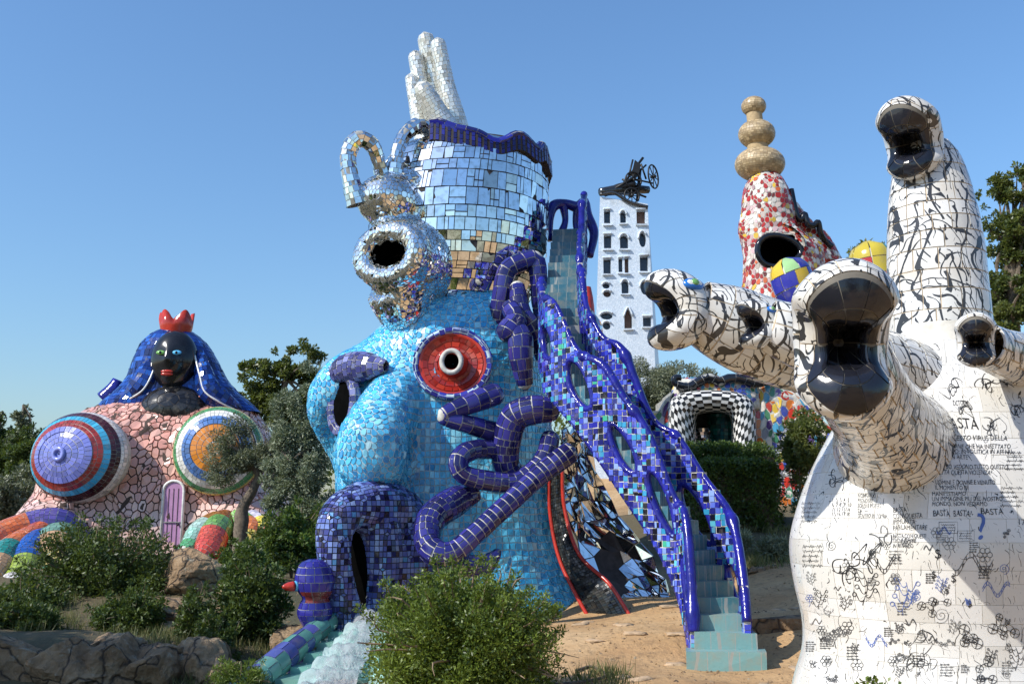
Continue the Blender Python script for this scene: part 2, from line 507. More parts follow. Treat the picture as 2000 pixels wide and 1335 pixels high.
M = {}
M['glaze'] = glaze('glazed_tile')
M['glaze_dull'] = glaze('weathered_tile', 0.42, 0.5)
M['glaze_blue'] = glaze('cobalt_glaze', 0.10, 0.12, (0.10, 0.10, 0.16))
M['mirror'] = mirror_mat('mirror_glass')
M['ink'] = ink_glaze('white_glaze_brushed', 2.3, .072, .43)
def chip_mat():
    t = NT('silvered_chip'); n = t.noise(t.pos(), 7, 4); t.l(t.mix(t.math('MULTIPLY', n, .5), t.attr(), (.55, .53, .46)), t.b.inputs['Base Color'])
    t.set(Metallic=.55); t.l(t.math('ADD', t.math('MULTIPLY', n, .3), .16), t.b.inputs['Roughness']); return t.m
M['chip'] = chip_mat()
M['white_glaze'] = glaze('white_glaze', 0.16, 0.10, (0.55, 0.45, 0.30))
M['print'] = plain('black_print', (0.02, 0.02, 0.022), 0.4, bump=0)
M['print_blue'] = plain('blue_print', (0.08, 0.14, 0.40), 0.4, bump=0)
M['grout_pale'] = plain('pale_grout', (0.50, 0.49, 0.44), 0.9, var=0.3)
M['grout_grey'] = plain('grey_grout', (0.30, 0.30, 0.28), 0.9, var=0.3)
M['grout_brown'] = plain('brown_stained_grout', (0.52, 0.42, 0.30), 0.9, var=0.35)
M['grout_dark'] = plain('dark_grout', (0.035, 0.03, 0.03), 0.85, var=0.4)
M['grout_blue'] = plain('blue_grout', (0.42, 0.55, 0.60), 0.85, var=0.2)
M['black_glaze'] = plain('black_glaze', (0.008, 0.009, 0.013), 0.09, var=0.4, bump=0.05)
M['cavity_shade'] = plain('shade_black', (0.004, 0.004, 0.004), 1.0, Specular_IOR_Level=0.0)  # matte black colour standing in for the shade inside openings
M['red_glaze'] = plain('red_glaze', (0.42, 0.035, 0.02), 0.2, var=0.25, scale=5)
M['lilac'] = plain('lilac_paint', (0.46, 0.24, 0.42), 0.45, var=0.08)
M['iron'] = plain('black_iron', (0.018, 0.018, 0.018), 0.5, 0.3)
M['bark'] = plain('olive_bark', (0.16, 0.125, 0.09), 0.9, var=0.45, scale=14, bump=0.9, bd=0.04)
M['twig'] = plain('twig_bark', (0.12, 0.085, 0.055), 0.9, var=0.3)
M['leaf_olive'] = leaf_mat('olive_leaf', (0.095, 0.110, 0.065), (0.27, 0.29, 0.19), 0.5, 0.22)
M['leaf_dark'] = leaf_mat('dark_leaf', (0.028, 0.052, 0.014), (0.10, 0.145, 0.03), 0.50, 0.25)
M['leaf_bush'] = leaf_mat('bush_leaf', (0.045, 0.085, 0.014), (0.20, 0.27, 0.04), 0.45, 0.34)
M['leaf_tree'] = leaf_mat('tree_leaf', (0.045, 0.070, 0.018), (0.17, 0.19, 0.05), 0.42, 0.35)
M['leaf_hedge'] = leaf_mat('hedge_leaf', (0.025, 0.050, 0.012), (0.11, 0.17, 0.025), 0.48, 0.28)
M['leaf_grey'] = leaf_mat('grey_leaf', (0.11, 0.14, 0.085), (0.29, 0.33, 0.22), 0.5, 0.2)

def rock_mat():
    t = NT('brown_rock'); p = t.pos(); n = t.noise(p, 1.7, 9, 0.62, 0.4); n2 = t.noise(p, 13, 7, 0.65)
    c = t.ramp(n, (0.25, (0.13, 0.080, 0.042)), (0.5, (0.27, 0.175, 0.095)), (0.75, (0.42, 0.31, 0.19)))
    c = t.mix(t.math('MULTIPLY', t.math('SUBTRACT', n2, 0.52, clamp=True), 3, clamp=True), c, (0.09, 0.08, 0.06))
    v = t.n('ShaderNodeTexVoronoi'); v.feature = 'DISTANCE_TO_EDGE'; v.inputs['Scale'].default_value = 2.4; w = t.n('ShaderNodeMix', data_type='VECTOR'); w.inputs[0].default_value = .25; t.l(p, w.inputs[4]); q = t.n('ShaderNodeTexNoise'); q.inputs['Scale'].default_value = 3.0; t.l(p, q.inputs['Vector']); t.l(q.outputs['Color'], w.inputs[5]); t.l(w.outputs[1], v.inputs['Vector'])
    cr_ = t.math('MULTIPLY', v.outputs['Distance'], 22, clamp=True); c = t.mix(cr_, (.04, .028, .02), c)
    li = t.math('MULTIPLY', t.math('SUBTRACT', t.noise(p, 5.5, 6, .7), .56, clamp=True), 5, clamp=True); c = t.mix(li, c, (.34, .33, .26))
    t.l(c, t.b.inputs['Base Color']); t.set(Roughness=0.92); t.bump(t.math('ADD', t.math('ADD', n2, n), t.math('MULTIPLY', cr_, .4)), 0.9, 0.07)
    return t.m
M['rock'] = rock_mat()

def ground_mat():
    t = NT('dry_earth'); p = t.pos(); n = t.noise(p, 0.55, 8, 0.6, 0.3); n2 = t.noise(p, 9, 8, 0.7); n3 = t.noise(p, 40, 4)
    c = t.ramp(n, (0.30, (0.36, 0.20, 0.085)), (0.5, (0.50, 0.31, 0.145)), (0.72, (0.60, 0.41, 0.22)))
    c = t.mix(t.math('MULTIPLY', t.math('SUBTRACT', n2, 0.5, clamp=True), 2.4, clamp=True), c, (0.16, 0.10, 0.055))
    sp = t.n('ShaderNodeSeparateColor'); t.l(t.attr(), sp.inputs[0])
    soil = t.ramp(t.math('ADD', t.math('MULTIPLY', n2, 0.7), t.math('MULTIPLY', n3, 0.3)), (0.35, (0.055, 0.043, 0.026)), (0.55, (0.10, 0.085, 0.042)), (0.7, (0.16, 0.125, 0.07)))
    k = t.math('ADD', sp.outputs[0], t.math('MULTIPLY', t.math('SUBTRACT', n2, 0.5), 0.8), clamp=True)
    c = t.mix(k, c, soil)
    v = t.n('ShaderNodeTexVoronoi'); v.feature = 'DISTANCE_TO_EDGE'; v.inputs['Scale'].default_value = 1.6; t.l(p, v.inputs['Vector'])
    stone = t.math('MULTIPLY', v.outputs['Distance'], 2.0, clamp=True)
    t.l(c, t.b.inputs['Base Color']); t.set(Roughness=0.95)
    t.bump(t.math('ADD', t.math('ADD', t.math('MULTIPLY', n2, 0.8), t.math('MULTIPLY', n3, 0.25)), t.math('MULTIPLY', stone, 0.25)), 0.7, 0.07)
    return t.m
M['ground'] = ground_mat()

def tower_mat():
    t = NT('pale_tower_mosaic'); p = t.coord(1.0); n = t.noise(p, 1.1, 6)
    v = t.n('ShaderNodeTexVoronoi'); v.feature = 'DISTANCE_TO_EDGE'; v.inputs['Scale'].default_value = 16; t.l(p, v.inputs['Vector'])
    v2 = t.n('ShaderNodeTexVoronoi'); v2.inputs['Scale'].default_value = 16; t.l(p, v2.inputs['Vector'])
    e = t.math('GREATER_THAN', v.outputs['Distance'], 0.07)
    sp = t.n('ShaderNodeSeparateColor'); t.l(v2.outputs['Color'], sp.inputs[0])
    c = t.ramp(sp.outputs[0], (0.0, (0.56, 0.66, 0.76)), (0.6, (0.70, 0.79, 0.88)), (1.0, (0.80, 0.87, 0.94)))
    c = t.mix(e, (0.52, 0.60, 0.68), c)
    c = t.mix(t.math('MULTIPLY', t.math('SUBTRACT', n, 0.56, clamp=True), 2.5, clamp=True), c, (0.30, 0.31, 0.28))
    t.l(c, t.b.inputs['Base Color']); t.set(Roughness=0.35); t.bump(e, 0.25, 0.01)
    return t.m
M['tower'] = tower_mat()

def water_mat():
    t = NT('falling_water'); t.set(Base_Color=(0.88, 0.93, 0.95), Roughness=0.12, Transmission_Weight=0.7, IOR=1.33)
    t.bump(t.noise(t.pos(), 14, 5), 0.35, 0.04); return t.m
M['water'] = water_mat()
M['foam'] = plain('white_foam', (0.86, 0.90, 0.91), 0.35, var=0.08)

# ------------------------------------------------------------------ setting: ground
GP = []
for px, py, Y in [(1200,1330,11.5),(1410,1312,13),(1000,1420,9),(1300,1230,15),(1150,1222,16),(1240,1160,19),(1500,1190,16.5),
                  (1540,1100,20),(1450,1035,24.5),(1540,1010,26),(1380,1000,30),(1520,985,32),(1700,1500,8.5),(1900,1500,9.5),(1600,1150,17),
                  (700,1450,9.5),(560,1480,10),(550,1345,15.5),(650,1262,17),(740,1235,18),(900,1225,18.5),
                  (100,1400,13.6),(300,1400,13.8),(0,1400,13.2),(-200,1400,13),
                  (100,1236,15.6),(300,1246,15.8),(-100,1230,15.5),(430,1260,16.2),
                  (430,1125,21),(250,1150,20.5),(60,1205,22),(350,1090,27),(100,1080,30),(500,1090,27),(600,1080,30),(-150,1090,30),
                  (20,1000,42),(-300,1020,40),(1225,935,52),(1500,930,45),(1800,960,40),(2200,1000,30),(2300,1150,18),(300,1010,50),(800,1010,40),(1000,1010,36)]:
    GP.append(W(px, py, Y))
for x, y, z in [(0,0,0),(2,2,0),(-3,2,0),(3,6,-0.3),(-2,6,-0.6),(-6,8,-0.9),(-10,4,-0.6),(0,-10,0.3),(9,4,0.2),(12,10,0.4),(0,-40,1),(-45,0,1),(45,0,2),(30,40,3.2),(-40,50,2.0),(0,75,4),(60,80,5),(-70,80,3.0),(0,140,5),(150,100,6),(-150,100,3),(0,-150,2)]:
    GP.append(np.array([x, y, z], float))
GP = np.array(GP)
def gz(x, y):
    x = np.asarray(x, float); y = np.asarray(y, float)
    d2 = (x[..., None] - GP[:, 0]) ** 2 + (y[..., None] - GP[:, 1]) ** 2
    w = 1.0 / (d2 + 0.25) ** 1.7
    return (w * GP[:, 2]).sum(-1) / w.sum(-1)
def gpt(px, Y):
    """ground point under a photo column at a distance"""
    x = (px - CX) / FPX * Y * 1.0; return np.array([x, Y, float(gz(x, Y))])

def build_ground():
    a = np.r_[-1500, -700, -320, -160, -90, -60, -45, np.linspace(-36, 30, 221), 40, 60, 90, 160, 320, 700, 1500]
    b = np.r_[-1500, -600, -250, -120, -60, -30, -15, -8, np.linspace(-4, 44, 193), 50, 60, 75, 100, 150, 260, 500, 1000, 2500]
    X, Y = np.meshgrid(a, b); Z = gz(X, Y)
    near = (np.abs(X) < 40) & (Y < 60)
    nz = np.array([[noise.noise(Vector((x * 0.9, y * 0.9, 0))) * 0.05 + noise.noise(Vector((x * 3.1, y * 3.1, 5))) * 0.025 for x in a] for y in b])
    Z = Z + np.where(near, nz, 0)
    V = np.stack([X, Y, Z], -1).reshape(-1, 3); m = len(a)
    F = [(i * m + j, i * m + j + 1, (i + 1) * m + j + 1, (i + 1) * m + j) for i in range(len(b) - 1) for j in range(m - 1)]
    # planted soil on the bank, bare earth on the path
    soil = np.clip((-V[:, 0] * 0.9 - 1.4 + 0.02 * V[:, 1]) * 0.8, 0, 1)
    soil = np.maximum(soil, np.clip((V[:, 1] - 20.5) * 0.5, 0, 1) * np.clip(1.2 - np.abs(V[:, 1] - 24.5) * 0.05, 0, 1))
    soil = np.maximum(soil, np.clip((np.abs(V[:, 0]) + V[:, 1] * .3 - 40) * 0.05, 0, 1))
    o = obj('ground', V, F, M['ground'], None, True, np.stack([soil, soil, soil], 1), loc=(0, 0, 0))
    tag(o, 'dry ochre earth path and planted bank', None, None, 'structure'); occlude(V[::1], F[::1])
build_ground()

def caps(P, F, nu):
    n = len(P) // nu
    return F + [tuple(range(nu))[::-1], tuple((n - 1) * nu + j for j in range(nu))]

def lrows(levels, Y0, depth, k=1.0):
    """Loft rows from photo outline (y, left x, right x) of a solid standing at Y0; top first"""
    r = []
    for i, (py, a, b, *d) in enumerate(levels):
        A, B = W(a, py, Y0), W(b, py, Y0)
        hw = (B[0] - A[0]) / 2 * k; r.append(((A + B) / 2, hw, (d[0] if d else depth)))
    return r[::-1]

# ------------------------------------------------------------------ the blue mosaic sculpture
BY = 20.0
def build_blue():
    root = thing('mosaic_sculpture', 'huge turquoise mosaic sculpture with red porthole and violet arched mouth, under the mirror tower', 'sculpture', [*W(900, 1215, BY)[:2], W(900, 1235, BY)[2]])
    body = Loft(lrows([(588, 880, 990, .9), (600, 830, 1025, 1.5), (640, 762, 1048, 1.9), (700, 700, 1062, 2.1), (770, 664, 1072, 2.2), (850, 658, 1076, 2.2),
                       (950, 664, 1080, 2.2), (1050, 664, 1092, 2.3), (1130, 662, 1118, 2.4), (1225, 648, 1165, 2.6), (1265, 640, 1180, 2.7)], BY, 2.2), 2.5)
    P, F = body.grid(48, 40)
    ridge = Tube([W(835, 645, 18.6), W(795, 730, 18.2), W(750, 810, 17.6), W(722, 880, 17.1), W(735, 915, 17.6), W(770, 935, 18.6)], [.35, .42, .55, .62, .55, .3])
    R1 = ridge.grid(16, 24)
    lobe = Tube([W(720, 700, 19.6), W(672, 745, 18.6), W(640, 800, 18.8), W(672, 900, 19.6)], [.35, .5, .42, .2]).grid(14, 16)
    V, Q = remesh([(P, caps(P, F, 48)), (R1[0], caps(*R1, 16)), (lobe[0], caps(*lobe, 14))], 0.125, 0.55, 9)
    V = V + RNG.normal(0, .008, V.shape)
    sh = obj('body', V, Q, M['grout_blue'], root, True, occ=True)
    blues = palette([lin(66, 170, 220), lin(96, 194, 232), lin(44, 146, 204), lin(138, 212, 236), lin(78, 182, 226), lin(180, 224, 236)], [3, 3, 1.4, 1.2, 3, .25], .10)
    ctr = W(885, 709, 18.0); rx, rz = 0.72, 0.62
    ridgey = lambda c: project(c)[0] < 800 + 25 * math.sin(c[2] * 3)
    job(root, sh, 'tile', M['glaze'], tiles_poly(V, Q, 0.012, 0.016, blues, 0.045, lambda c, n: not ridgey(c)))
    kv, kf = crackle(V, Q); job(root, sh, 'chip', M['glaze'], tiles_poly(kv, kf, 0.012, 0.016, blues, 0.045, lambda c, n: ridgey(c)))
    # red round niche with dark porthole
    bvh = BVHTree.FromPolygons([Vector(v) for v in V], Q)
    def surf(px, py):
        d = W(px, py, 10) - EYE; h = bvh.ray_cast(Vector(EYE), Vector(nrm(d)), 60)
        return np.array(h[0]), np.array(h[1])
    c, n = surf(885, 712)
    n = nrm(n * [1, 1, 0.6]); x = nrm(np.cross([0, 0, 1], n)); z = np.cross(n, x)
    def disc(prof, nu=40, ex=1.0, ez=0.92):
        a = np.arange(nu) * 2 * math.pi / nu; Vd = []
        for r, h in prof:
            Vd.append(c + n * h + (np.cos(a) * r * ex)[:, None] * x + (np.sin(a) * r * ez)[:, None] * z)
        Vd = np.vstack(Vd); Fd = [(i * nu + j, i * nu + (j + 1) % nu, (i + 1) * nu + (j + 1) % nu, (i + 1) * nu + j) for i in range(len(prof) - 1) for j in range(nu)]
        return Vd, Fd
    nd, fd = disc([(.66, -.15), (.66, .10), (.60, .13), (.54, .09), (.40, .03), (.27, .05), (.24, .16), (.20, .26), (.15, .30)])
    niche = obj('niche', nd, fd, M['red_glaze'], root, True, occ=True)
    class Disc(Surf):
        sign = 1.0
        def __init__(s, prof): s.p = np.array(prof, float)
        def S(s, u, v):
            q = cr(s.p, v); a = np.asarray(u) * 2 * math.pi
            return c + n * q[..., 1:2] + (np.cos(a) * q[..., 0])[..., None] * x + (np.sin(a) * q[..., 0] * .92)[..., None] * z
    D = Disc([(.56, .11), (.40, .04), (.28, .06)]); reds = palette([lin(168, 50, 38), lin(186, 62, 46), lin(150, 40, 32)], None, .1)
    job(root, niche, 'red_tile', M['glaze'], tiles_grid(D, bricks(D, .09, .13), .006, .012, reds, 1))
    a = np.linspace(0, 2 * math.pi, 41)
    rimp = c + n * .11 + np.outer(np.cos(a) * .67, x) + np.outer(np.sin(a) * .61, z)
    T = Tube(rimp, [.055]); g = T.grid(8, 60)
    rim = obj('rim', *g, M['grout_blue'], niche, True)
    job(root, niche, 'rim_tile', M['glaze_blue'], tiles_grid(T, bricks(T, .12, .09), .006, .01, palette([lin(38, 40, 120), lin(50, 52, 150)]), 1))
    ring2 = c + n * .29 + np.outer(np.cos(a) * .175, x) + np.outer(np.sin(a) * .20, z)
    T2 = Tube(ring2, [.045]); obj('porthole_ring', *T2.grid(8, 40), M['grout_pale'], niche, True)
    hv, hf = disc([(.155, .30), (.15, .05), (.01, .04)]); obj('porthole', hv, hf, M['cavity_shade'], niche, True)
    # violet hooded opening on the far cheek
    hc, hn0 = surf(684, 790); hn = nrm([-0.62, -0.78, 0.04]); hc = hc + hn * .16; hx = nrm(np.cross([0, 0, 1], hn)); hz = np.cross(hn, hx)
    ov = hc + np.outer(np.cos(a) * .30, hx) + np.outer(np.sin(a) * .52, hz)
    T3 = Tube(ov, [.10]); hood = obj('hooded_opening', *T3.grid(8, 48), M['grout_pale'], root, True, occ=True)
    vio = palette([lin(70, 72, 128), lin(92, 96, 150), lin(54, 54, 104), lin(120, 124, 168)])
    job(root, hood, 'hood_tile', M['glaze'], tiles_grid(T3, bricks(T3, .10, .10), .008, .012, vio, 1))
    back = Ell(hc - hn * .02, hn, hz, .10, .32, .54); 
    Vb, Fb = back.grid(18, 10); obj('opening_shade', Vb, Fb, M['cavity_shade'], hood, True)  # black ellipsoid, paints the shade within the hood
    Hood = Tube([hc + hz * .30 - hx * .42 - hn * .1, hc + hz * .62 - hx * .1 + hn * .02, hc + hz * .66 + hx * .4 - hn * .05, hc + hz * .62 + hx * .95 - hn * .1], [.10, .24, .27, .10], .8)
    hd = obj('brow', *Hood.grid(14, 14), M['grout_pale'], root, True)
    job(root, hd, 'brow_tile', M['glaze'], tiles_grid(Hood, bricks(Hood, .11, .12), .008, .014, vio, 1))
    # arched mouth of violet-blue mosaic
    arch = [(Tube([W(690, 1240, 16.5), W(668, 1160, 16.3), W(652, 1080, 16.2), W(662, 1010, 16.4), W(720, 985, 16.9), W(772, 1000, 17.5)], [.28, .24, .27, .33, .42, .48]).grid(16, 30), 16),
            (Tube([W(770, 975, 17.9), W(785, 1060, 17.6), W(780, 1150, 17.5), W(758, 1250, 17.4)], [.42, .62, .60, .52]).grid(16, 24), 16),
            (Tube([W(740, 1010, 17.0), W(748, 1080, 16.9), W(745, 1160, 16.8), W(735, 1250, 16.8)], [.36, .30, .24, .24]).grid(16, 24), 16)]
    V2, Q2 = remesh([(p, caps(p, f, k)) for (p, f), k in arch], 0.092, 0.9, 3)
    ap = obj('arched_mouth', V2, Q2, M['grout_dark'], root, True, occ=True)
    vmix = palette([lin(62, 66, 130), lin(88, 100, 166), lin(112, 132, 190), lin(40, 42, 92), lin(28, 28, 54), lin(84, 140, 190), lin(140, 160, 205)], [3, 3, 3, 2, 1.2, .8, 1], .1)
    job(root, ap, 'violet_tile', M['glaze'], tiles_poly(V2, Q2, 0.008, 0.012, vmix, .05))
    cv_ = Ell(W(704, 1125, 17.1), [-.4, -.9, 0], [0, 0, 1], .3, .62, 1.15); obj('mouth_shade', *cv_.grid(20, 14), M['cavity_shade'], root, True)  # black body added as the arch's inner shade, put into colour
    # coral band where the arch meets the blue wall
    cb = Tube([W(690, 980, 18.0), W(740, 962, 17.9), W(800, 970, 17.8), W(832, 1000, 17.9), W(838, 1080, 17.9), W(835, 1200, 17.9)], [.05])
    band = obj('coral_band', *cb.grid(8, 40), M['grout_pale'], root, True)
    job(root, band, 'coral_tile', M['glaze'], tiles_grid(cb, bricks(cb, .11, .09), .005, .01, palette([lin(196, 104, 84), lin(178, 84, 66)]), 1))
    # flared dark skirt with red edges beside the stair, and mirror shards in the grotto under it
    def strip(L, R, n=40):
        t = np.linspace(0, 1, n); A, B = cr(L, t), cr(R, t); Vs = np.vstack([A, (A + B) / 2 + [0, -.06, 0], B])
        return Vs, [(k * n + i, k * n + i + 1, (k + 1) * n + i + 1, (k + 1) * n + i) for k in range(2) for i in range(n - 1)]
    L = [W(1072, 905, 18.6), W(1074, 1000, 18.5), W(1092, 1090, 18.2), W(1130, 1170, 17.8), W(1160, 1222, 17.6)]
    R = [W(1098, 905, 18.5), W(1102, 990, 18.4), W(1130, 1080, 18.0), W(1190, 1140, 17.5), W(1232, 1205, 17.2)]
    sk = obj('dark_skirt', *strip(L, R), M['grout_dark'], root, True, occ=True)
    class Strip(Surf):
        closed = False; sign = -1.0
        def S(s, u, v):
            A, B = cr(L, v), cr(R, v); u = np.asarray(u)[..., None]; b = np.zeros(3) + [0, -.06, 0]
            return A + (B - A) * u + b * (4 * u * (1 - u))
        def circ(s, v): return 0.5
    st = Strip(); cells = [(i / 8, (i + 1) / 8, j / 60, (j + 1) / 60) for i in range(8) for j in range(60)]
    job(root, sk, 'dark_tile', M['glaze'], tiles_grid(st, cells, .004, .008, palette([(.012, .013, .014), (.03, .032, .03), (.02, .026, .03)]), 1, .08))
    for pts in (L, R):
        MB().tube(np.array(pts) + [0, -.04, 0], .035, 8, 40).build('red_edge', M['red_glaze'], sk, True)
    gl = [W(1092, 830, 18.7), W(1098, 905, 18.7), W(1104, 990, 18.7), W(1135, 1085, 18.6), W(1200, 1160, 18.4), W(1235, 1200, 18.2)]
    gr = [W(1150, 830, 19.2), W(1165, 905, 19.2), W(1190, 985, 19.2), W(1250, 1060, 19.0), W(1290, 1120, 18.8), W(1310, 1180, 18.6)]
    t = np.linspace(0, 1, 14); A, B = cr(gl, t), cr(gr, t); gV = []; 
    for i in range(14):
        for k in range(8):
            q = k / 7; gV.append(A[i] + (B[i] - A[i]) * q + [0, .35 * math.sin(q * math.pi), 0] + RNG.normal(0, .045, 3))
    gV = np.array(gV); gF = [(i * 8 + k, (i + 1) * 8 + k, (i + 1) * 8 + k + 1, i * 8 + k + 1) for i in range(13) for k in range(7)]
    tri = [t for f in gF for t in ((f[0], f[1], f[2]), (f[0], f[2], f[3]))]
    gm = obj('grotto_wall', gV, tri, M['grout_dark'], root, False, occ=True)
    def door(c, n): return not (abs(project(c)[0] - 1195) < 22 and project(c)[1] > 1040)
    job(root, gm, 'mirror_shard', M['mirror'], tiles_poly(gV, tri, .012, .015, palette([(.85, .87, .88)]), .05, door))
build_blue()

# ------------------------------------------------------------------ mirror tower on top
def build_mirror():
    root = thing('mirror_tower', 'round tower of square mirror tiles with silver loops and ringed opening, crowning the turquoise sculpture', 'sculpture', W(890, 620, BY))
    drum = Loft(lrows([(318, 770, 1066, 1.7), (345, 748, 1070, 1.85), (420, 728, 1070, 1.95), (500, 722, 1066, 1.95), (560, 735, 1046, 1.85), (610, 745, 1010, 1.6), (640, 752, 900, 1.1), (660, 770, 860, .8)], BY, 1.9), 2.1)
    P, F = drum.grid(72, 40); dm = obj('drum', P, F, M['grout_dark'], root, True, occ=True)
    top = MB(); pp = drum.S(np.arange(40) / 40, np.full(40, .985)); top.add(np.vstack([pp, pp.mean(0)]), [(i, (i + 1) % 40, 40) for i in range(40)]); top.build('roof', M['grout_grey'], root)
    sil = palette([(.90, .92, .92), (.82, .85, .85), (.93, .93, .90), (.80, .76, .66)], [5, 3, 3, .8], .04)
    job(root, dm, 'mirror_tile', M['mirror'], tiles_grid(drum, split_cells(bricks(drum, .21, .23, .4, 0, .98, .35), .5), .008, .012, sil, 1, .045))
    def silver(part, S, th, tw, nu, nv, gap=.006, tilt=.05, m=1, name='mirror_chip', v0=0, v1=1, base='grout_grey'):
        g = S.grid(nu, nv); o = obj(part, *g, M[base], root, True, occ=True)
        job(root, o, name, M['mirror'], tiles_grid(S, bricks(S, th, tw, .4, v0, v1), gap, .010, sil, m, tilt)); return o
    # rounded boss, ringed opening, two loops
    oc = W(762, 497, 17.75); on = nrm([-.45, -.88, 0.0]); ox = nrm(np.cross([0, 0, 1], on)); oz = np.cross(on, ox)
    a = np.linspace(0, 2 * math.pi, 49)
    ring = oc + np.outer(np.cos(a) * .60, ox) + np.outer(np.sin(a) * .43, oz)
    lump = []
    for S_, k in ((Ell(W(757, 393, 18.15), [-.6, -.75, .1], [0, 0, 1], .60, .58, .50), 28), (Tube([W(757, 400, 18.2), W(775, 350, 18.5), W(805, 332, 18.9)], [.42, .34, .26]), 16), (Tube([oc - on * .12, oc - on * .5, oc - on * 1.2], [.70, .80, .85]), 24), (Tube([W(775, 560, 18.2), W(790, 600, 18.4), W(805, 640, 18.7)], [.62, .55, .45]), 18), (Tube([W(740, 440, 18.3), W(800, 430, 18.6), W(850, 450, 18.7)], [.4, .5, .4]), 16), (Tube([W(770, 352, 18.3), W(830, 350, 18.6), W(880, 330, 18.8)], [.2, .3, .22]), 12), (Tube(ring, [.22]), 14)):
        g = S_.grid(k, 40 if S_.__class__ is Tube else 20); lump.append((g[0], caps(*g, k)))
    Vl, Ql = remesh(lump, .092, .7, 4); cut = lambda p: (lambda q: (q @ ox / .36) ** 2 + (q @ oz / .24) ** 2 < 1 and abs(q @ on) < .5)(p - oc)
    Ql = [f for f in Ql if not cut(Vl[list(f)].mean(0))]
    lo = obj('bulging_front', Vl, Ql, M['grout_grey'], root, True, occ=True)
    cvl, cfl = crackle(Vl, Ql); job(root, lo, 'mirror_chip', M['mirror'], tiles_poly(cvl, cfl, .006, .010, sil, .05, lambda c, n: not cut(c)))
    hole = Tube([oc + on * .02, oc - on * .3, oc - on * .9], [.40, .40, .3]); hp, hf = hole.grid(24, 6)
    hq = (hp - oc); hp = oc + hq + np.outer((hq @ ox) * .22, ox) - np.outer((hq @ oz) * .2, oz)
    hf = hf + [tuple(6 * 24 + j for j in range(24))]
    obj('dark_opening', hp, hf, M['cavity_shade'], root, True)
    loops = [([(700, 400, 17.9), (684, 345, 17.8), (680, 300, 17.8), (700, 271, 17.8), (728, 285, 17.9), (742, 325, 18.1), (752, 370, 18.3)], [.22, .15, .15, .15, .14, .13, .2]),
             ([(770, 350, 18.2), (776, 300, 18.2), (792, 262, 18.3), (822, 246, 18.5), (852, 268, 18.8), (860, 300, 18.9), (838, 338, 18.6), (800, 352, 18.3), (775, 352, 18.2)], [.17, .13, .13, .15, .15, .15, .15, .14, .16])]
    for q, r in loops: silver('loop', Tube([W(*p) for p in q], r), .11, .10, 14, 50, .005, .06)
    # cluster of rounded pinnacles
    pins = [([(832, 78, 19.6), (848, 160, 19.7), (872, 250, 19.8), (893, 345, 19.9)], [.17, .19, .24, .34]),
            ([(856, 88, 19.3), (872, 170, 19.4), (890, 250, 19.5), (902, 345, 19.6)], [.155, .18, .26, .36]),
            ([(812, 112, 19.5), (826, 190, 19.5), (848, 260, 19.5), (870, 345, 19.5)], [.15, .16, .20, .32]),
            ([(804, 155, 19.3), (815, 215, 19.3), (828, 270, 19.3), (850, 345, 19.3)], [.13, .15, .20, .32]),
            ([(828, 178, 18.9), (850, 218, 19.0), (876, 265, 19.1), (895, 345, 19.2)], [.205, .24, .26, .30])]
    chip = palette([(.88, .90, .86), (.80, .82, .76), (.90, .88, .80), (.62, .58, .48)], [4, 3, 3, 1.2], .06)
    for q, r in pins:
        p = [W(*t) for t in q]; d = nrm(p[0] - p[1])
        rr = np.interp(np.linspace(0, 1, 10), np.linspace(0, 1, 4), r)
        pts = [p[0] + d * r[0] * 1.0, p[0] + d * r[0] * .9, p[0] + d * r[0] * .6, p[0]]
        full = pts + [cr(np.array(p), k) for k in np.linspace(.12, 1, 9)]
        rad = [r[0] * .05, r[0] * .42, r[0] * .8, r[0]] + [np.interp(k, np.linspace(0, 1, 4), r) for k in np.linspace(.12, 1, 9)]
        S = Tube(full, rad); g = S.grid(18, 40); o = obj('pinnacle', *g, M['grout_pale'], root, True, occ=True)
        job(root, o, 'silver_chip', M['chip'], tiles_grid(S, bricks(S, .085, .085, .35), .005, .006, chip, 1, .05))
    # wavy cobalt parapet round the rim
    u = np.linspace(-.315, .20, 97); pr = drum.S(u, np.full(97, .965)); a = u * 2 * math.pi
    wave = .10 * np.sin(a * 7 + 1.0) + .07 * np.sin(a * 12) + np.clip((-a - 1.5) * 2.2, 0, 1) * .30 + np.exp(-((a + .45) / .10) ** 2) * .22
    ctr = drum.S(np.linspace(0, 1, 40), np.full(40, .965)).mean(0); out = nrm((pr - ctr) * [1, 1, 0]); path = pr + out * .03; path[:, 2] += wave * .8
    low = pr + out * .05; low[:, 2] += wave * .55 - .30
    n = len(u); th = .07
    Vp = np.vstack([low + out * th, path + out * th, path - out * th, low - out * th]); Fp = [(k * n + i, k * n + i + 1, ((k + 1) % 4) * n + i + 1, ((k + 1) % 4) * n + i) for k in range(4) for i in range(n - 1)]
    pa = obj('parapet', Vp, Fp, M['grout_dark'], root, False, occ=True)
    class Band(Surf):
        closed = False; sign = 1.0
        def S(s, uu, v):
            A = np.stack([np.interp(uu, u, (low + out * th)[:, i]) for i in range(3)], -1); B = np.stack([np.interp(uu, u, (path + out * th)[:, i]) for i in range(3)], -1)
            return A + (B - A) * np.asarray(v)[..., None]
    bd = Band(); uu0, uu1 = u[0], u[-1]; cob = palette([lin(28, 28, 104), lin(36, 38, 130), lin(22, 22, 84)])
    cells = [(uu0 + (uu1 - uu0) * i / 48, uu0 + (uu1 - uu0) * (i + 1) / 48, j / 3, (j + 1) / 3) for i in range(48) for j in range(3)]
    job(root, pa, 'cobalt_tile', M['glaze_blue'], tiles_grid(bd, cells, .006, .01, cob, 1))
    cp = path.copy(); T = Tube(cp, [.085], 1.0, 400); co = obj('coping', *T.grid(8, 240), M['grout_grey'], pa, True)
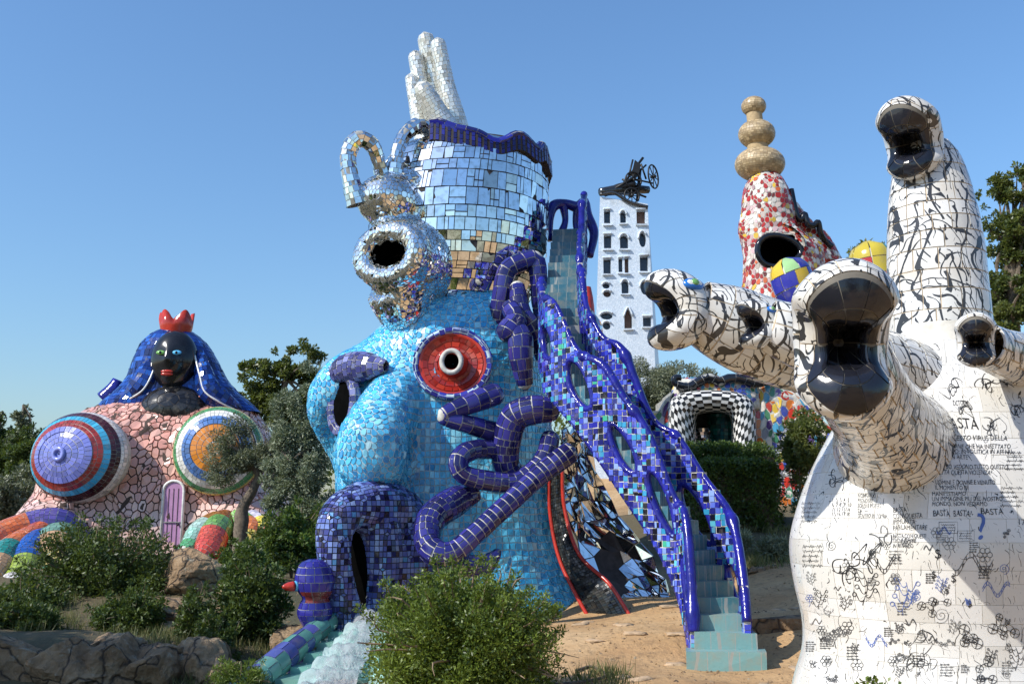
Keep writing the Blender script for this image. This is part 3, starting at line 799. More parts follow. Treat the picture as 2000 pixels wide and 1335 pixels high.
    job(root, co, 'coping_tile', M['glaze_blue'], tiles_grid(T, bricks(T, .26, .27, .1), .006, .012, cob, 2))
build_mirror()

# ------------------------------------------------------------------ glazed blue tube coils
cob2 = palette([lin(36, 36, 102), lin(46, 46, 122), lin(30, 29, 84), lin(54, 52, 126)], None, .1)
def coil(label, runs, th=.20, tw=.16, extra=None):
    p0 = W(*runs[0][0][0]); root = thing('blue_tube_coil', label, 'sculpture', p0, 'cobalt tube coils on the turquoise sculpture')
    for pts, r in runs:
        P = [W(*q) for q in pts]; d0, d1 = nrm(P[0] - P[1]), nrm(P[-1] - P[-2])
        rr = list(np.interp(np.linspace(0, 1, len(P)), np.linspace(0, 1, len(r)), r))
        full = [P[0] + d0 * rr[0] * .8, P[0] + d0 * rr[0] * .55] + P + [P[-1] + d1 * rr[-1] * .55, P[-1] + d1 * rr[-1] * .8]
        S = Tube(full, [rr[0] * .1, rr[0] * .7] + rr + [rr[-1] * .7, rr[-1] * .1])
        g = S.grid(14, 12 * len(P)); o = obj('tube', g[0], caps(*g, 14), M['grout_pale'], root, True, occ=True)
        job(root, o, 'tile', M['glaze_blue'], tiles_grid(S, bricks(S, th, tw, .2), .009, .014, cob2, 2))
    if extra:
        for c, f, r in extra:
            E = Ell(W(*c), f, [0, 0, 1], *r); o = obj('bulb', *E.grid(20, 16), M['grout_pale'], root, True, occ=True)
            job(root, o, 'tile', M['glaze_blue'], tiles_grid(E, bricks(E, .11, .11, .2), .009, .012, cob2, 2))
coil('hooped cobalt tube standing at the edge of the mirror drum beside the upper steps', [([(972, 625, 18.3), (980, 575, 18.2), (990, 530, 18.2), (1015, 513, 18.2), (1045, 507, 18.3), (1052, 545, 18.3), (1055, 590, 18.4), (1062, 620, 18.5)], [.17, .17, .16, .15]),
      ([(1010, 560, 18.0), (1018, 610, 17.8), (1040, 640, 17.8), (1060, 700, 17.9)], [.13, .17, .15, .12])])
coil('plump knotted cobalt coil between red porthole and the steps', [([(1000, 640, 17.6), (1015, 660, 17.4), (1018, 700, 17.4), (1025, 750, 17.5)], [.18, .22, .20, .13]), ([(995, 600, 17.7), (1008, 625, 17.5), (990, 650, 17.4)], [.15, .19, .2])], extra=[((985, 668, 17.8), [0, 0, 1], (.46, .34, .40))])
coil('angular cobalt tube bent like an elbow below the red porthole', [([(965, 770, 17.2), (925, 785, 17.0), (875, 805, 16.8), (868, 815, 16.8), (905, 826, 16.9), (960, 842, 17.2), (985, 850, 17.3)], [.19, .17, .13, .12, .14, .17, .17])], .22, .18)
coil('thick cobalt trunk looping through a ring beside the mosaic balustrade', [([(1075, 800, 16.9), (1040, 800, 16.9), (1005, 815, 17.0), (990, 860, 17.1), (988, 905, 17.2), (1005, 930, 17.3)], [.2, .24, .24, .23, .22, .2]),
      ([(1000, 890, 17.3), (960, 878, 17.1), (918, 880, 16.8), (895, 900, 16.6), (905, 925, 16.6), (950, 938, 16.7), (1010, 940, 16.8), (1060, 900, 16.9), (1075, 855, 17.0)], [.13, .15, .16, .16, .15, .16, .15, .16, .15])], .15, .11)
coil('long slender cobalt tube slanting down to a curled pointed tail near the arched mouth', [([(1110, 885, 16.5), (1050, 930, 16.4), (990, 985, 16.2), (930, 1040, 16.0), (885, 1078, 15.9), (850, 1078, 15.9), (834, 1050, 16.1), (845, 1010, 16.4), (890, 978, 16.8), (925, 965, 17.0)], [.17, .16, .15, .15, .17, .2, .2, .23, .24, .14]),
      ([(870, 1090, 16.3), (915, 1105, 16.5), (950, 1100, 16.7), (972, 1078, 16.9)], [.19, .18, .15, .06])], .13, .105)

# ------------------------------------------------------------------ stacked blue bulbs with a spout, and the cascade
def build_bulbs():
    root = thing('bulb_fountain', 'small stack of cobalt bulbs with a pointed red and blue spout beside the arched mouth', 'sculpture', W(600, 1320, 16.0))
    S = Loft(lrows([(1092, 604, 624, .12), (1100, 588, 640, .28), (1125, 578, 652, .34), (1150, 582, 650, .34), (1166, 592, 640, .27), (1176, 588, 644, .27), (1196, 582, 648, .30), (1216, 590, 640, .24), (1232, 596, 630, .17), (1262, 580, 612, .14), (1320, 555, 585, .14), (1370, 540, 575, .16)], 16.0, .3), 2.0)
    g = S.grid(24, 40); o = obj('body', *g, M['grout_pale'], root, True, occ=True)
    z1, z2, z3 = W(0, 1152, 16)[2], W(0, 1178, 16)[2], W(0, 1226, 16)[2]
    def col(c, n):
        if z2 < c[2] < z1 and c[0] > W(598, 1160, 16)[0]: return np.array(lin(120, 50, 48))
        if c[2] < z3: return np.array(lin(60, 60, 130)) * (1 + RNG.normal(0, .1))
        return np.array(lin(46, 44, 132)) * (1 + RNG.normal(0, .12))
    job(root, o, 'tile', M['glaze_blue'], tiles_grid(S, bricks(S, .13, .13, .15), .006, .01, col, 2))
    sp = Tube([W(592, 1142, 15.9), W(574, 1144, 15.8)], [.11, .075]); obj('spout', *sp.grid(12, 4), plain('pale_blue_glaze', lin(96, 178, 214), .2), root, True)
    tip = Tube([W(574, 1144, 15.8), W(560, 1145, 15.75), W(552, 1145, 15.7)], [.08, .06, .02]); g = tip.grid(12, 6); obj('spout_tip', g[0], caps(*g, 12), M['red_glaze'], root, True)
build_bulbs()

def build_cascade():
    root = thing('cascade_steps', 'pale green glazed stepped chute carrying water below the arched mouth', 'fountain', W(620, 1400, 14.5))
    mb = MB(); sea = palette([lin(128, 172, 160), lin(150, 190, 176), lin(110, 160, 150), lin(168, 204, 192)])
    A, B = W(705, 1225, 16.2), W(560, 1430, 12.6)
    d = nrm((B - A) * [1, 1, 0]); s = np.cross(d, [0, 0, 1]); R = np.array([d, s, [0, 0, 1]])
    for i in range(9):
        t = i / 8; c = A + (B - A) * t
        w = .42 + .45 * t
        bl = MB().box(c - [0, 0, .75], (.34, w, .72), R, jit=.012); bl.build('step', plain('sea_green_glaze%d' % i, tuple(sea(None, None)), .18, var=.25, scale=3) if i < 3 else bpy.data.materials['sea_green_glaze%d' % (i % 3)], root)
    for sg in (-1, 1):
        pts = [A + s * sg * .5 + [0, 0, .1], A + (B - A) * .3 + s * sg * .68 + [0, 0, .1], A + (B - A) * .65 + s * sg * .9 + [0, 0, .06], B + s * sg * 1.2]
        T = Tube(pts, [.14, .18, .2, .24]); g = T.grid(12, 30); o = obj('chute_edge', *g, M['grout_pale'], root, True, occ=True)
        pal = palette([lin(78, 84, 150), lin(96, 150, 140), lin(110, 166, 150)]) if sg > 0 else sea
        job(root, o, 'edge_tile', M['glaze'], tiles_grid(T, bricks(T, .3, .2, .1), .007, .012, pal, 2))
    # water: a rippled sheet over the steps with broken foam
    n, m = 70, 16; V = []
    for i in range(n):
        t = i / (n - 1); c = A + (B - A) * t
        for k in range(m):
            q = (k / (m - 1) - .5) * 2; w = .24 + .22 * t
            z = .08 + .05 * math.sin(t * 50) + .07 * noise.noise(Vector((t * 20, q * 3, 0))) + .06 * (1 - q * q)
            V.append(c + s * (q * w - .18) + [0, 0, z + .1])
    F = [(i * m + k, i * m + k + 1, (i + 1) * m + k + 1, (i + 1) * m + k) for i in range(n - 1) for k in range(m - 1)]
    wt = obj('water', V, F, M['water'], None, True); tag(wt, 'white water running down the green steps', None, None, 'structure')
    V, F, k = [], [], 0
    oc = np.array([[1,0,0],[-1,0,0],[0,1,0],[0,-1,0],[0,0,1],[0,0,-1]], float); of = [(0,2,4),(2,1,4),(1,3,4),(3,0,4),(2,0,5),(1,2,5),(3,1,5),(0,3,5)]
    for _ in range(2600):
        t = RNG.random() ** .8; q = RNG.normal(-.45, .30); w = .36 + .40 * t
        p = A + (B - A) * t + s * q * w + [0, 0, .16 + abs(RNG.normal(0, .05 + .07 * (RNG.random() < .3)))] + RNG.normal(0, .03, 3)
        fl = nrm(B - A + RNG.normal(0, .5, 3)); e = oc * RNG.uniform(.002, .006); V.append(e + np.outer(oc[:, 0], fl) * RNG.uniform(.012, .07) + p); F += [tuple(x + k for x in f) for f in of]; k += 6
    tag(obj('water_spray', np.vstack(V), F, M['foam'], None, True), 'white spray and foam above the cascade', None, None, 'stuff')
build_cascade()

# ------------------------------------------------------------------ blue staircase
def worn_step(name, col):
    t = NT(name); p = t.coord(1.0, 'Generated'); q = t.pos(); n = t.noise(q, 5, 7, .65); n2 = t.noise(q, 22, 5)
    b = t.n('ShaderNodeTexBrick'); b.inputs['Scale'].default_value = 2.0; b.inputs['Mortar Size'].default_value = .012; b.inputs['Color1'].default_value = (*col, 1); b.inputs['Color2'].default_value = (*[c * .8 for c in col], 1); b.inputs['Mortar'].default_value = (.30, .32, .30, 1); t.l(p, b.inputs['Vector'])
    c = t.mix(t.math('MULTIPLY', t.math('SUBTRACT', n, .45, clamp=True), 2.4, clamp=True), b.outputs['Color'], (.30, .27, .20))
    t.l(c, t.b.inputs['Base Color']); t.l(t.math('ADD', t.math('MULTIPLY', n, .5), .08), t.b.inputs['Roughness']); t.bump(t.math('ADD', n2, n), .3, .01); return t.m
def build_stair():
    pts = [W(*q) for q in [(1412, 1304, 13.1), (1402, 1215, 13.7), (1376, 1125, 14.2), (1312, 1000, 14.6), (1236, 890, 15.0), (1170, 790, 15.4), (1108, 700, 16.1), (1096, 615, 17.4), (1102, 530, 18.8), (1110, 455, 20.2)]]
    root = thing('mosaic_staircase', 'steep curving staircase with teal steps and cobalt mosaic balustrades climbing to the mirror tower', 'staircase', pts[0])
    K = 400; tt = np.linspace(0, 1, K); P = cr(pts, tt)
    d = np.r_[0, np.cumsum(np.linalg.norm(np.diff(P[:, :2], axis=0), axis=1))]; L = d[-1]
    def at(s):
        s = np.clip(s, 0, L); return np.stack([np.interp(s, d, P[:, i]) for i in range(3)], -1)
    def dirv(s):
        a = at(np.asarray(s) + .25) - at(np.asarray(s) - .25); a[..., 2] = 0; return nrm(a)
    def side(s):
        a = dirv(s); return np.stack([a[..., 1], -a[..., 0], np.zeros_like(a[..., 0])], -1)    # to the climber's right
    z0, z1 = P[0, 2], P[-1, 2]; ns = round((z1 - z0) / .205)
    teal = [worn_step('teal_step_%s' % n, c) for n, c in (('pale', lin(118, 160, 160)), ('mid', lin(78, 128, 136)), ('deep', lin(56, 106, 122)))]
    zs = P[:, 2]
    for i in range(ns):
        z = z0 + (i + 1) * .205 * (z1 - z0) / (ns * .205); sa = np.interp(z - .205, zs, d); sb = np.interp(z, zs, d)
        c = at((sa + sb) / 2); f = dirv((sa + sb) / 2); r = side((sa + sb) / 2)
        w = .50 if i == 0 else .40 if i == 1 else .30
        hd = (sb - sa) / 2 + .05
        R = np.array([r, f, [0, 0, 1]])
        off = r * (.05 if i < 2 else 0)
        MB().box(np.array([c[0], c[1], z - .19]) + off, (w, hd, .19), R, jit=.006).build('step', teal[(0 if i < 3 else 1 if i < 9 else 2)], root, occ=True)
    # soffit under the steps
    n = 60; s = np.linspace(0.5, L, n); A = at(s); r = side(s)
    Vs = np.vstack([A - r * .32 + np.array([0, 0, -.42]), A + r * .32 + np.array([0, 0, -.42])])
    obj('soffit', Vs, [(i, i + 1, n + i + 1, n + i) for i in range(n - 1)], M['grout_dark'], root, True, occ=True)
    pal = palette([lin(40, 44, 150), lin(58, 70, 190), lin(88, 110, 205), lin(30, 34, 110), lin(18, 18, 34), lin(52, 140, 180), lin(92, 182, 204), lin(130, 158, 220), lin(64, 170, 140)], [4, 4, 3, 3, 2.2, 2, 1.2, 1.6, .5], .08)
    rail_pal = palette([lin(36, 36, 142), lin(44, 44, 160), lin(30, 30, 122)])
    for sg in (-1, 1):
        def top(s): return (.86 if sg < 0 else .92) + .13 * np.sin(s * 4.4 + sg * 2) + .08 * np.sin(s * 7.4 + 1) + (-.62 * np.clip(1 - (s - .28) / .5, 0, 1) ** 2)
        def bot(s): return -.50 - .35 * np.clip((s - 4.2) / 1.2, 0, 1) * np.clip((7.2 - s) / 1.5, 0, 1) * (1 if sg < 0 else 0)
        s0, s1 = .28, (L - .1 if sg > 0 else float(np.interp(pts[6][2] + .75, P[:, 2], d)))
        s_end = s1
        holes = []
        for k, sc in enumerate(np.arange(.80, s1 - .4, .74)):
            holes.append((sc + RNG.uniform(-.08, .08), .22 + .06 * math.sin(k * 2.1), .21 + .06 * RNG.random(), .27 + .08 * RNG.random(), RNG.uniform(.1, .8)))
        def inhole(s, z, grow=0.0):
            for hs, hz, a, b, an in holes:
                x, y = s - hs, z - hz; X = x * math.cos(an) + y * math.sin(an); Yy = -x * math.sin(an) + y * math.cos(an)
                if (X / (a + grow)) ** 2 + (Yy / (b + grow)) ** 2 < 1: return True
            return False
        def pt(s, z, out=0.0):
            s = np.asarray(s, float); base = at(s); r = side(s)
            q = base + r * (sg * .345 + out)[..., None] if isinstance(out, np.ndarray) else base + r * (sg * .345 + out)
            q = np.array(q); q[..., 2] = q[..., 2] + z; return q
        cell = .088; ncol = int((s1 - s0) / (cell * .92)); se = np.linspace(s0, s1, ncol + 1)
        base = MB(); face = {1: [], -1: []}; panels = []
        for i in range(ncol):
            sm = (se[i] + se[i + 1]) / 2; zp = at(sm)[2]; lo, hi = bot(sm), top(sm); g = gz(*at(sm)[:2]) - zp; lo = max(lo, g - .08)
            k0 = math.floor((zp + lo) / cell); k1 = math.ceil((zp + hi) / cell); za = cell * np.arange(k0, k1 + 1) + .03 * math.sin(sm * 3)
            for j in range(k1 - k0):
                zm = (za[j] + za[j + 1]) / 2 - zp
                if zm < lo - .03 or zm > hi + .045 or inhole(sm, zm): continue
                rows = [(za[j], za[j + 1])]
                ss = np.array([se[i], se[i + 1], se[i + 1], se[i]]); zz = np.array([za[j], za[j], za[j + 1], za[j + 1]]) - at(ss)[:, 2]
                fo, fi = pt(ss, zz, .045), pt(ss, zz, -.045)
                panels.append((fo, fi)); face[1].append((ss, zz)); face[-1].append((ss, zz))
        for fo, fi in panels: base.add(np.vstack([fo, fi]), [(0, 1, 2, 3), (7, 6, 5, 4), (0, 4, 5, 1), (1, 5, 6, 2), (2, 6, 7, 3), (3, 7, 4, 0)])
        wall = base.build('balustrade', M['grout_pale'], root, occ=True)
        wall['kind'] = 'stuff'
        for fs in (1, -1):
            tl = []; used = set()
            for ss, zz in face[fs]:
                p = pt(ss, zz, fs * .047)
                if fs < 0: p = p[::-1]
                k = RNG.random()
                if k < .16: q = (p[0] + p[1]) / 2, (p[3] + p[2]) / 2; parts_ = [np.array([p[0], q[0], q[1], p[3]]), np.array([q[0], p[1], p[2], q[1]])]
                elif k < .3: q = (p[0] + p[3]) / 2, (p[1] + p[2]) / 2; parts_ = [np.array([p[0], p[1], q[1], q[0]]), np.array([q[0], q[1], p[2], p[3]])]
                else: parts_ = [p]
                for pp in parts_: tl += tiles_poly(pp + RNG.normal(0, .0035, 3), [(0, 1, 2, 3)], .005 + .003 * RNG.random(), .010, pal, .05)
            job(root, wall, 'tile', M['glaze'], tl)
        tl = []; zz = np.linspace(max(bot(s0), gz(*at(s0)[:2]) - at(s0)[2] - .05), top(s0), 9)
        for j in range(8):
            q = np.array([pt(np.array(s0), zz[j], -.045), pt(np.array(s0), zz[j], .045), pt(np.array(s0), zz[j + 1], .045), pt(np.array(s0), zz[j + 1], -.045)])
            tl += tiles_poly(q, [(0, 1, 2, 3)], .006, .010, pal, .03)
        job(root, wall, 'tile', M['glaze'], tl)
        for hs, hz, a, b, an in holes:
            t = np.linspace(0, 2 * math.pi, 29); x = a * np.cos(t); y = b * np.sin(t)
            S = hs + x * math.cos(an) - y * math.sin(an); Z = hz + x * math.sin(an) + y * math.cos(an)
            V, F = tube_mesh(pt(S, Z), .062, 7, None, False); obj('opening_rim', V, F, M['rim_blue'], root, True, occ=True)
        sb_ = np.linspace(s0 + .35, s1, 120); V, F = tube_mesh(pt(sb_, np.array([bot(q) for q in sb_]) - .01), .055, 7); obj('lower_trim', V, F, M['rim_blue'], root, True)
        # knuckled glazed handrail
        s = np.linspace(s0, s1, 260); rp = pt(s, top(s) + .03)
        rad = .058 + .034 * np.maximum(0, np.sin(s * 7.4 + sg)) ** 12 + .012 * np.sin(s * 3.1)
        T = Tube(rp, rad, 1.0, 400); g = T.grid(10, 300); h = obj('handrail', g[0], caps(*g, 10), M['rim_blue'], root, True, occ=True)
def build_landing():
    root = thing('landing_arch', 'gnarled cobalt arch framing the top of the staircase beside the mirror drum', 'arch', W(1110, 450, 20.5))
    for q, r in (([(1070, 470, 20.3), (1072, 425, 20.3), (1082, 402, 20.4), (1105, 398, 20.5), (1128, 404, 20.5), (1142, 392, 20.5), (1146, 420, 20.5), (1160, 455, 20.4), (1152, 500, 20.2)], [.10, .11, .12, .10, .12, .09, .12, .10, .08]), ([(1100, 400, 20.5), (1104, 430, 20.5), (1098, 452, 20.4)], [.10, .07, .09]), ([(1128, 405, 20.5), (1124, 440, 20.5), (1134, 470, 20.4)], [.1, .06, .08])):
        T = Tube([W(*p) for p in q], r); g = T.grid(10, 50); obj('branch', g[0], caps(*g, 10), M['rim_blue'], root, True, occ=True)
M['rim_blue'] = plain('cobalt_rail_glaze', lin(30, 30, 122), .14, var=.45, scale=5, bump=.35, bd=.02)
build_stair()
build_landing()

# ------------------------------------------------------------------ reclining pink figure
def build_pink():
    SY = 32.5
    root = thing('pink_mosaic_figure', 'giant reclining figure of pink crazy paving with dark face, blue veil and red crown', 'sculpture', [*W(310, 1110, SY)[:2], W(310, 1125, SY)[2]])
    body = Loft(lrows([(775, 300, 420, .8), (790, 235, 470, 1.4), (810, 175, 505, 1.9), (850, 128, 525, 2.3), (900, 108, 540, 2.5), (960, 92, 552, 2.6), (1020, 66, 560, 2.7), (1080, 48, 572, 2.8), (1160, 30, 590, 2.9)], SY, 2.4), 2.6)
    P, F = body.grid(48, 40)
    b1 = Ell(W(165, 900, 30.3), [-.25, -.95, .05], [0, 0, 1], 1.0, 1.55, 1.35); b2 = Ell(W(432, 885, 30.3), [.12, -.98, .05], [0, 0, 1], .9, 1.30, 1.30)
    e1, e2 = b1.grid(28, 20), b2.grid(28, 20)
    legs = []
    for q, r in (([(110, 1000, 31), (95, 1050, 29.5), (90, 1110, 28.5)], [1.0, 1.0, .9]), ([(470, 1000, 31), (470, 1050, 29.8), (470, 1110, 29)], [1.0, .95, .9])):
        T = Tube([W(*p) for p in q], r).grid(16, 12); legs.append((T[0], caps(*T, 16)))
    V, Q = remesh([(P, caps(P, F, 48)), (e1[0], caps(*e1, 28)), (e2[0], caps(*e2, 28))] + legs, .27, .5, 5)
    V = V + RNG.normal(0, .045, V.shape)
    bo = obj('body', V, Q, M['grout_umber'], root, True, occ=True); body_mesh = (V, Q)
    cv, cf = crackle(V, Q)
    zt = W(0, 980, 30)[2]
    def pink(c, n):
        k = np.array([(.70, .39, .32), (.66, .34, .28), (.74, .47, .39)][RNG.integers(3)])
        f = np.clip((c[2] - zt) * .5, 0, 1) * np.clip(1.4 - abs(c[0] - W(320, 900, 30)[0]) * .35, 0, 1)
        k = k * (1 - .35 * f) + np.array((.62, .25, .18)) * .35 * f
        if c[2] < zt: k = k * .6 + np.array((.74, .57, .52)) * .4
        return k * (1 + RNG.normal(0, .06))
    job(root, bo, 'pink_stone', M['glaze'], tiles_poly(cv, cf, .019, .03, pink, .02))
    # two domed round bosses with plain colour rings
    for nm, E, cols in (('ringed_boss', Ell(W(158, 893, 29.75), [-.25, -.95, .05], [0, 0, 1], .95, 1.58, 1.34), [lin(228, 220, 214), lin(74, 36, 44), lin(70, 168, 206), lin(150, 52, 48), lin(120, 128, 200), lin(120, 128, 200)]),
                        ('ringed_boss', Ell(W(428, 880, 29.9), [.12, -.98, .05], [0, 0, 1], .85, 1.32, 1.32), [lin(150, 52, 40), lin(222, 206, 120), lin(84, 150, 100), lin(224, 222, 214), lin(84, 120, 176), lin(206, 128, 44)])):
        o = obj(nm, *E.grid(40, 24), M['grout_pale'], root, True, occ=True)
        edges = [.50, .58, .665, .72, .79, .84, 1.0]
        if cols[0][0] < .5: edges = [.50, .535, .58, .66, .74, .82, 1.0]
        for k in range(6):
            job(root, o, 'ring_tile', M['glaze'], tiles_grid(E, bricks(E, .14, .14, .2, edges[k], edges[k + 1]), .008, .014 + .02 * (k == 4), palette([cols[k]], None, .16), 1))
        if cols[0][0] > .5:
            q = E.c + E.f * (E.rf + .02); t = np.linspace(0, 2 * math.pi, 33)
            MB().tube(q + np.outer(np.cos(t) * .16, E.r) + np.outer(np.sin(t) * .16, E.u), .07, 8, None, cap=False).build('hub_ring', plain('pale_violet_glaze', lin(132, 140, 206), .2), o, True)
    # dark throat and face, veil, crown, necklace
    blk = palette([(.012, .012, .014), (.02, .02, .022)])
    th = Ell(W(338, 795, 31.0), [0, -.9, .35], [0, 0, 1], .55, 1.0, .72); o = obj('throat', *th.grid(28, 18), M['grout_dark'], root, True, occ=True)
    job(root, o, 'dark_tile', M['glaze'], tiles_grid(th, bricks(th, .22, .22), .008, .012, blk, 2))
    nk = Tube([W(340, 800, 31.6), W(340, 745, 31.5), W(340, 720, 31.6)], [.62, .50, .5]); obj('neck', *nk.grid(20, 12), M['black_face'], root, True, occ=True)
    hc = W(341, 706, 31.2); fx, fz = np.array([1.0, 0, 0]), np.array([0, 0, 1.0]); fy = np.array([0.0, -1, 0])
    n, m = 40, 32; Vh = []
    for i in range(n + 1):
        t = math.pi * i / n
        for k in range(m):
            a = 2 * math.pi * k / m; x = math.sin(t) * math.cos(a); y = -math.sin(t) * math.sin(a); z = math.cos(t)
            sx = .74 * (1 - .16 * max(0, -z) ** 1.5); p = np.array([x * sx, y * .62, z * 1.0])
            if y < 0:
                fr = max(0.0, -y)
                p[1] -= fr * (.16 * math.exp(-(x / .13) ** 2 - ((z + .05) / .16) ** 2) + .09 * math.exp(-(x / .10) ** 2 - ((z - .15) / .22) ** 2) + .07 * math.exp(-(x / .22) ** 2 - ((z + .42) / .10) ** 2) + .05 * math.exp(-(x / .3) ** 2 - ((z + .78) / .16) ** 2))
                p[1] += fr * (.05 * math.exp(-((abs(x) - .34) / .14) ** 2 - ((z - .22) / .10) ** 2))
            Vh.append(hc + p)
    Fh = [(i * m + k, i * m + (k + 1) % m, (i + 1) * m + (k + 1) % m, (i + 1) * m + k) for i in range(n) for k in range(m)]
    hd = obj('face', Vh, Fh, M['black_face'], root, True, occ=True)
    for sx, cc in ((-1, lin(120, 176, 90)), (1, lin(84, 170, 214))):
        c = hc + np.array([sx * .25, -.575, .20])
        E = Ell(c, [0, -1, 0], [0, 0, 1], .05, .15, .075); e = obj('eye', *E.grid(16, 10), plain('eye_glaze_%d' % sx, cc, .15), hd, True)
        obj('pupil', *Ell(c + [0, -.035, 0], [0, -1, 0], [0, 0, 1], .03, .045, .05).grid(12, 8), M['black_glaze'], hd, True)
    for dz, hh in ((-.40, .055), (-.48, .06)):
        obj('lip', *Ell(hc + [0, -.645 + (.0 if dz > -.45 else .02), dz], [1, 0, 0], [0, 0, 1], .19, .06, hh).grid(14, 12), M['red_glaze'], hd, True)
    veil = Loft(lrows([(644, 325, 362, .35), (650, 306, 378, .62), (672, 280, 404, .92), (705, 264, 424, 1.05), (740, 250, 442, 1.1), (765, 228, 464, 1.2), (785, 204, 488, 1.3), (805, 186, 508, 1.2)], 32.15, 1.0), 2.2)
    vv, vf = veil.grid(48, 40)
    o = obj('veil', vv, vf, M['grout_navy'], root, True, occ=True)
    navy = palette([lin(30, 70, 150), lin(24, 52, 124), lin(44, 96, 184), lin(18, 34, 84)], [3, 3, 2, 1.5], .12)
    job(root, o, 'blue_tile', M['glaze_blue'], tiles_grid(veil, bricks(veil, .15, .15, .3), .006, .01, navy, 1, .06))
    for sg, q in ((-1, [(300, 685, 31.5), (290, 725, 31.2), (272, 758, 31.1), (246, 776, 31.3)]), (1, [(388, 690, 31.4), (398, 730, 31.1), (408, 762, 31.0), (436, 782, 31.1), (468, 798, 31.5)])):
        T = Tube([W(*p) for p in q], ([.20, .34, .40, .16] if len(q) == 4 else [.20, .34, .42, .34, .12]), .8); o = obj('veil_fold', *T.grid(16, 24), M['grout_navy'], root, True, occ=True)
        job(root, o, 'blue_tile', M['glaze_blue'], tiles_grid(T, bricks(T, .15, .15, .3), .006, .01, navy, 1, .05))
        e = [W(p[0] - sg * 8, p[1] + 2, p[2] - .34) for p in q]; MB().tube(e, .03, 6, 24).build('veil_border', M['white_glaze_plain'], o, True)
    tail = Tube([W(205, 780, 33.2), W(222, 762, 33.2), W(232, 742, 33.2)], [.32, .28, .2]); g = tail.grid(14, 10); o = obj('veil_knot', g[0], caps(*g, 14), M['rim_blue'], root, True)
    cc = W(344, 645, 31.9); V, F = [], []; nn = 60
    a = np.arange(nn) * 2 * math.pi / nn
    hgt = .28 + .34 * np.abs(np.sin(a * 2.5 + .4)) ** 1.5
    for rr, zz in ((.46, -.15), (.52, .10), (None, None), (.34, .05)):
        if rr is None: V.append(np.stack([cc[0] + .56 * np.cos(a), cc[1] + .5 * np.sin(a), cc[2] + hgt], 1))
        else: V.append(np.stack([cc[0] + rr * np.cos(a), cc[1] + rr * .9 * np.sin(a), np.full(nn, cc[2] + zz)], 1))
    V.append(np.stack([cc[0] + .45 * np.cos(a), cc[1] + .4 * np.sin(a), cc[2] + hgt - .04], 1))
    V = [V[0], V[1], V[2], V[4], V[3]]
    F = [(k * nn + i, k * nn + (i + 1) % nn, (k + 1) * nn + (i + 1) % nn, (k + 1) * nn + i) for k in range(4) for i in range(nn)]
    obj('crown', np.vstack(V), F, M['red_glaze'], root, True, occ=True)
    bead = [plain('bead_%d' % i, c, .2) for i, c in enumerate(((.75, .70, .62), (.50, .12, .06), (.60, .36, .12)))]
    nb = 26
    for i in range(nb):
        t = i / (nb - 1); p = W(293 + 97 * t, 775 + 36 * math.sin(math.pi * t), 30.55 + .35 * (2 * t - 1) ** 2)
        r = .055 + .03 * math.sin(math.pi * t); obj('bead', *Ell(p, [1, 0, 0], [0, 0, 1], r, r, r).grid(8, 6), bead[i % 3], root, True)
    # arched door
    V_BODY, Q_BODY = body_mesh; V, F = [], []; hb = BVHTree.FromPolygons([Vector(v) for v in V_BODY], Q_BODY).ray_cast(Vector(EYE), Vector(nrm(W(337, 985, 20) - EYE)), 60)[0]; dp = W(337, 1000, float(hb[1]) - .06); hw, zb, zt_ = .27, -1.15, .62
    prof = [(-hw, zb)] + [(-hw * math.cos(k * math.pi / 12), zt_ + hw * math.sin(k * math.pi / 12)) for k in range(13)] + [(hw, zb)]
    V = [dp + [x, 0, z] for x, z in prof] + [dp + [x, .5, z] for x, z in prof]; k = len(prof)
    F = [tuple(range(k))] + [(i, k + i, k + (i + 1) % k, (i + 1) % k) for i in range(k)]
    do = obj('door', V, F, M['lilac'], root)
    MB().box(dp + [.0, -.02, -.28], (.24, .02, .012)).build('door_rail', M['grout_grey'], do)
    MB().tube([dp + [x * 1.12, .0, z + (.03 if z > zt_ else 0)] for x, z in prof], .045, 7).build('door_frame', M['white_glaze_plain'], do, True)
    for x in (-.14, 0, .14): MB().box(dp + [x, -.006, -.15], (.006, .008, .85)).build('plank_joint', M['grout_umber'], do)
    obj('door_knob', *Ell(dp + [.19, -.05, -.35], [0, -1, 0], [0, 0, 1], .04, .04, .04).grid(8, 6), M['iron'], do, True)
    # many coloured paws
    def toe(q, r, cols, nm='toe'):
        P = [W(*p) for p in q]; d = nrm(P[-1] - P[-2]); full = P + [P[-1] + d * r[-1] * .6, P[-1] + d * r[-1] * .95]; T = Tube(full, list(r) + [r[-1] * .75, r[-1] * .15])
        g = T.grid(16, 24); o = obj(nm, g[0], caps(*g, 16), M['grout_pale'], root, True, occ=True); Lc = len(cols)
        for k in range(Lc):
            job(root, o, 'paw_tile', M['glaze'], tiles_grid(T, bricks(T, .13, .13, .3, k / Lc, (k + 1) / Lc), .007, .012, palette([lin(*cols[k])], None, .15), 1))
    toe([(150, 1060, 28.5), (110, 1062, 27.5), (105, 1110, 26.6), (85, 1140, 26.0)], [.45, .55, .42, .30], [(70, 66, 130), (110, 150, 130), (190, 150, 110), (216, 190, 120), (40, 130, 100)])
    toe([(110, 1050, 28.3), (60, 1075, 27.0), (45, 1120, 26.0), (25, 1160, 25.4)], [.4, .45, .42, .42], [(60, 150, 150), (40, 90, 170), (40, 90, 170), (150, 170, 70), (206, 200, 196)])
    toe([(80, 1045, 28.0), (20, 1080, 26.6), (-10, 1120, 25.6)], [.4, .42, .36], [(200, 100, 60), (206, 110, 50), (40, 130, 120), (190, 150, 110)])
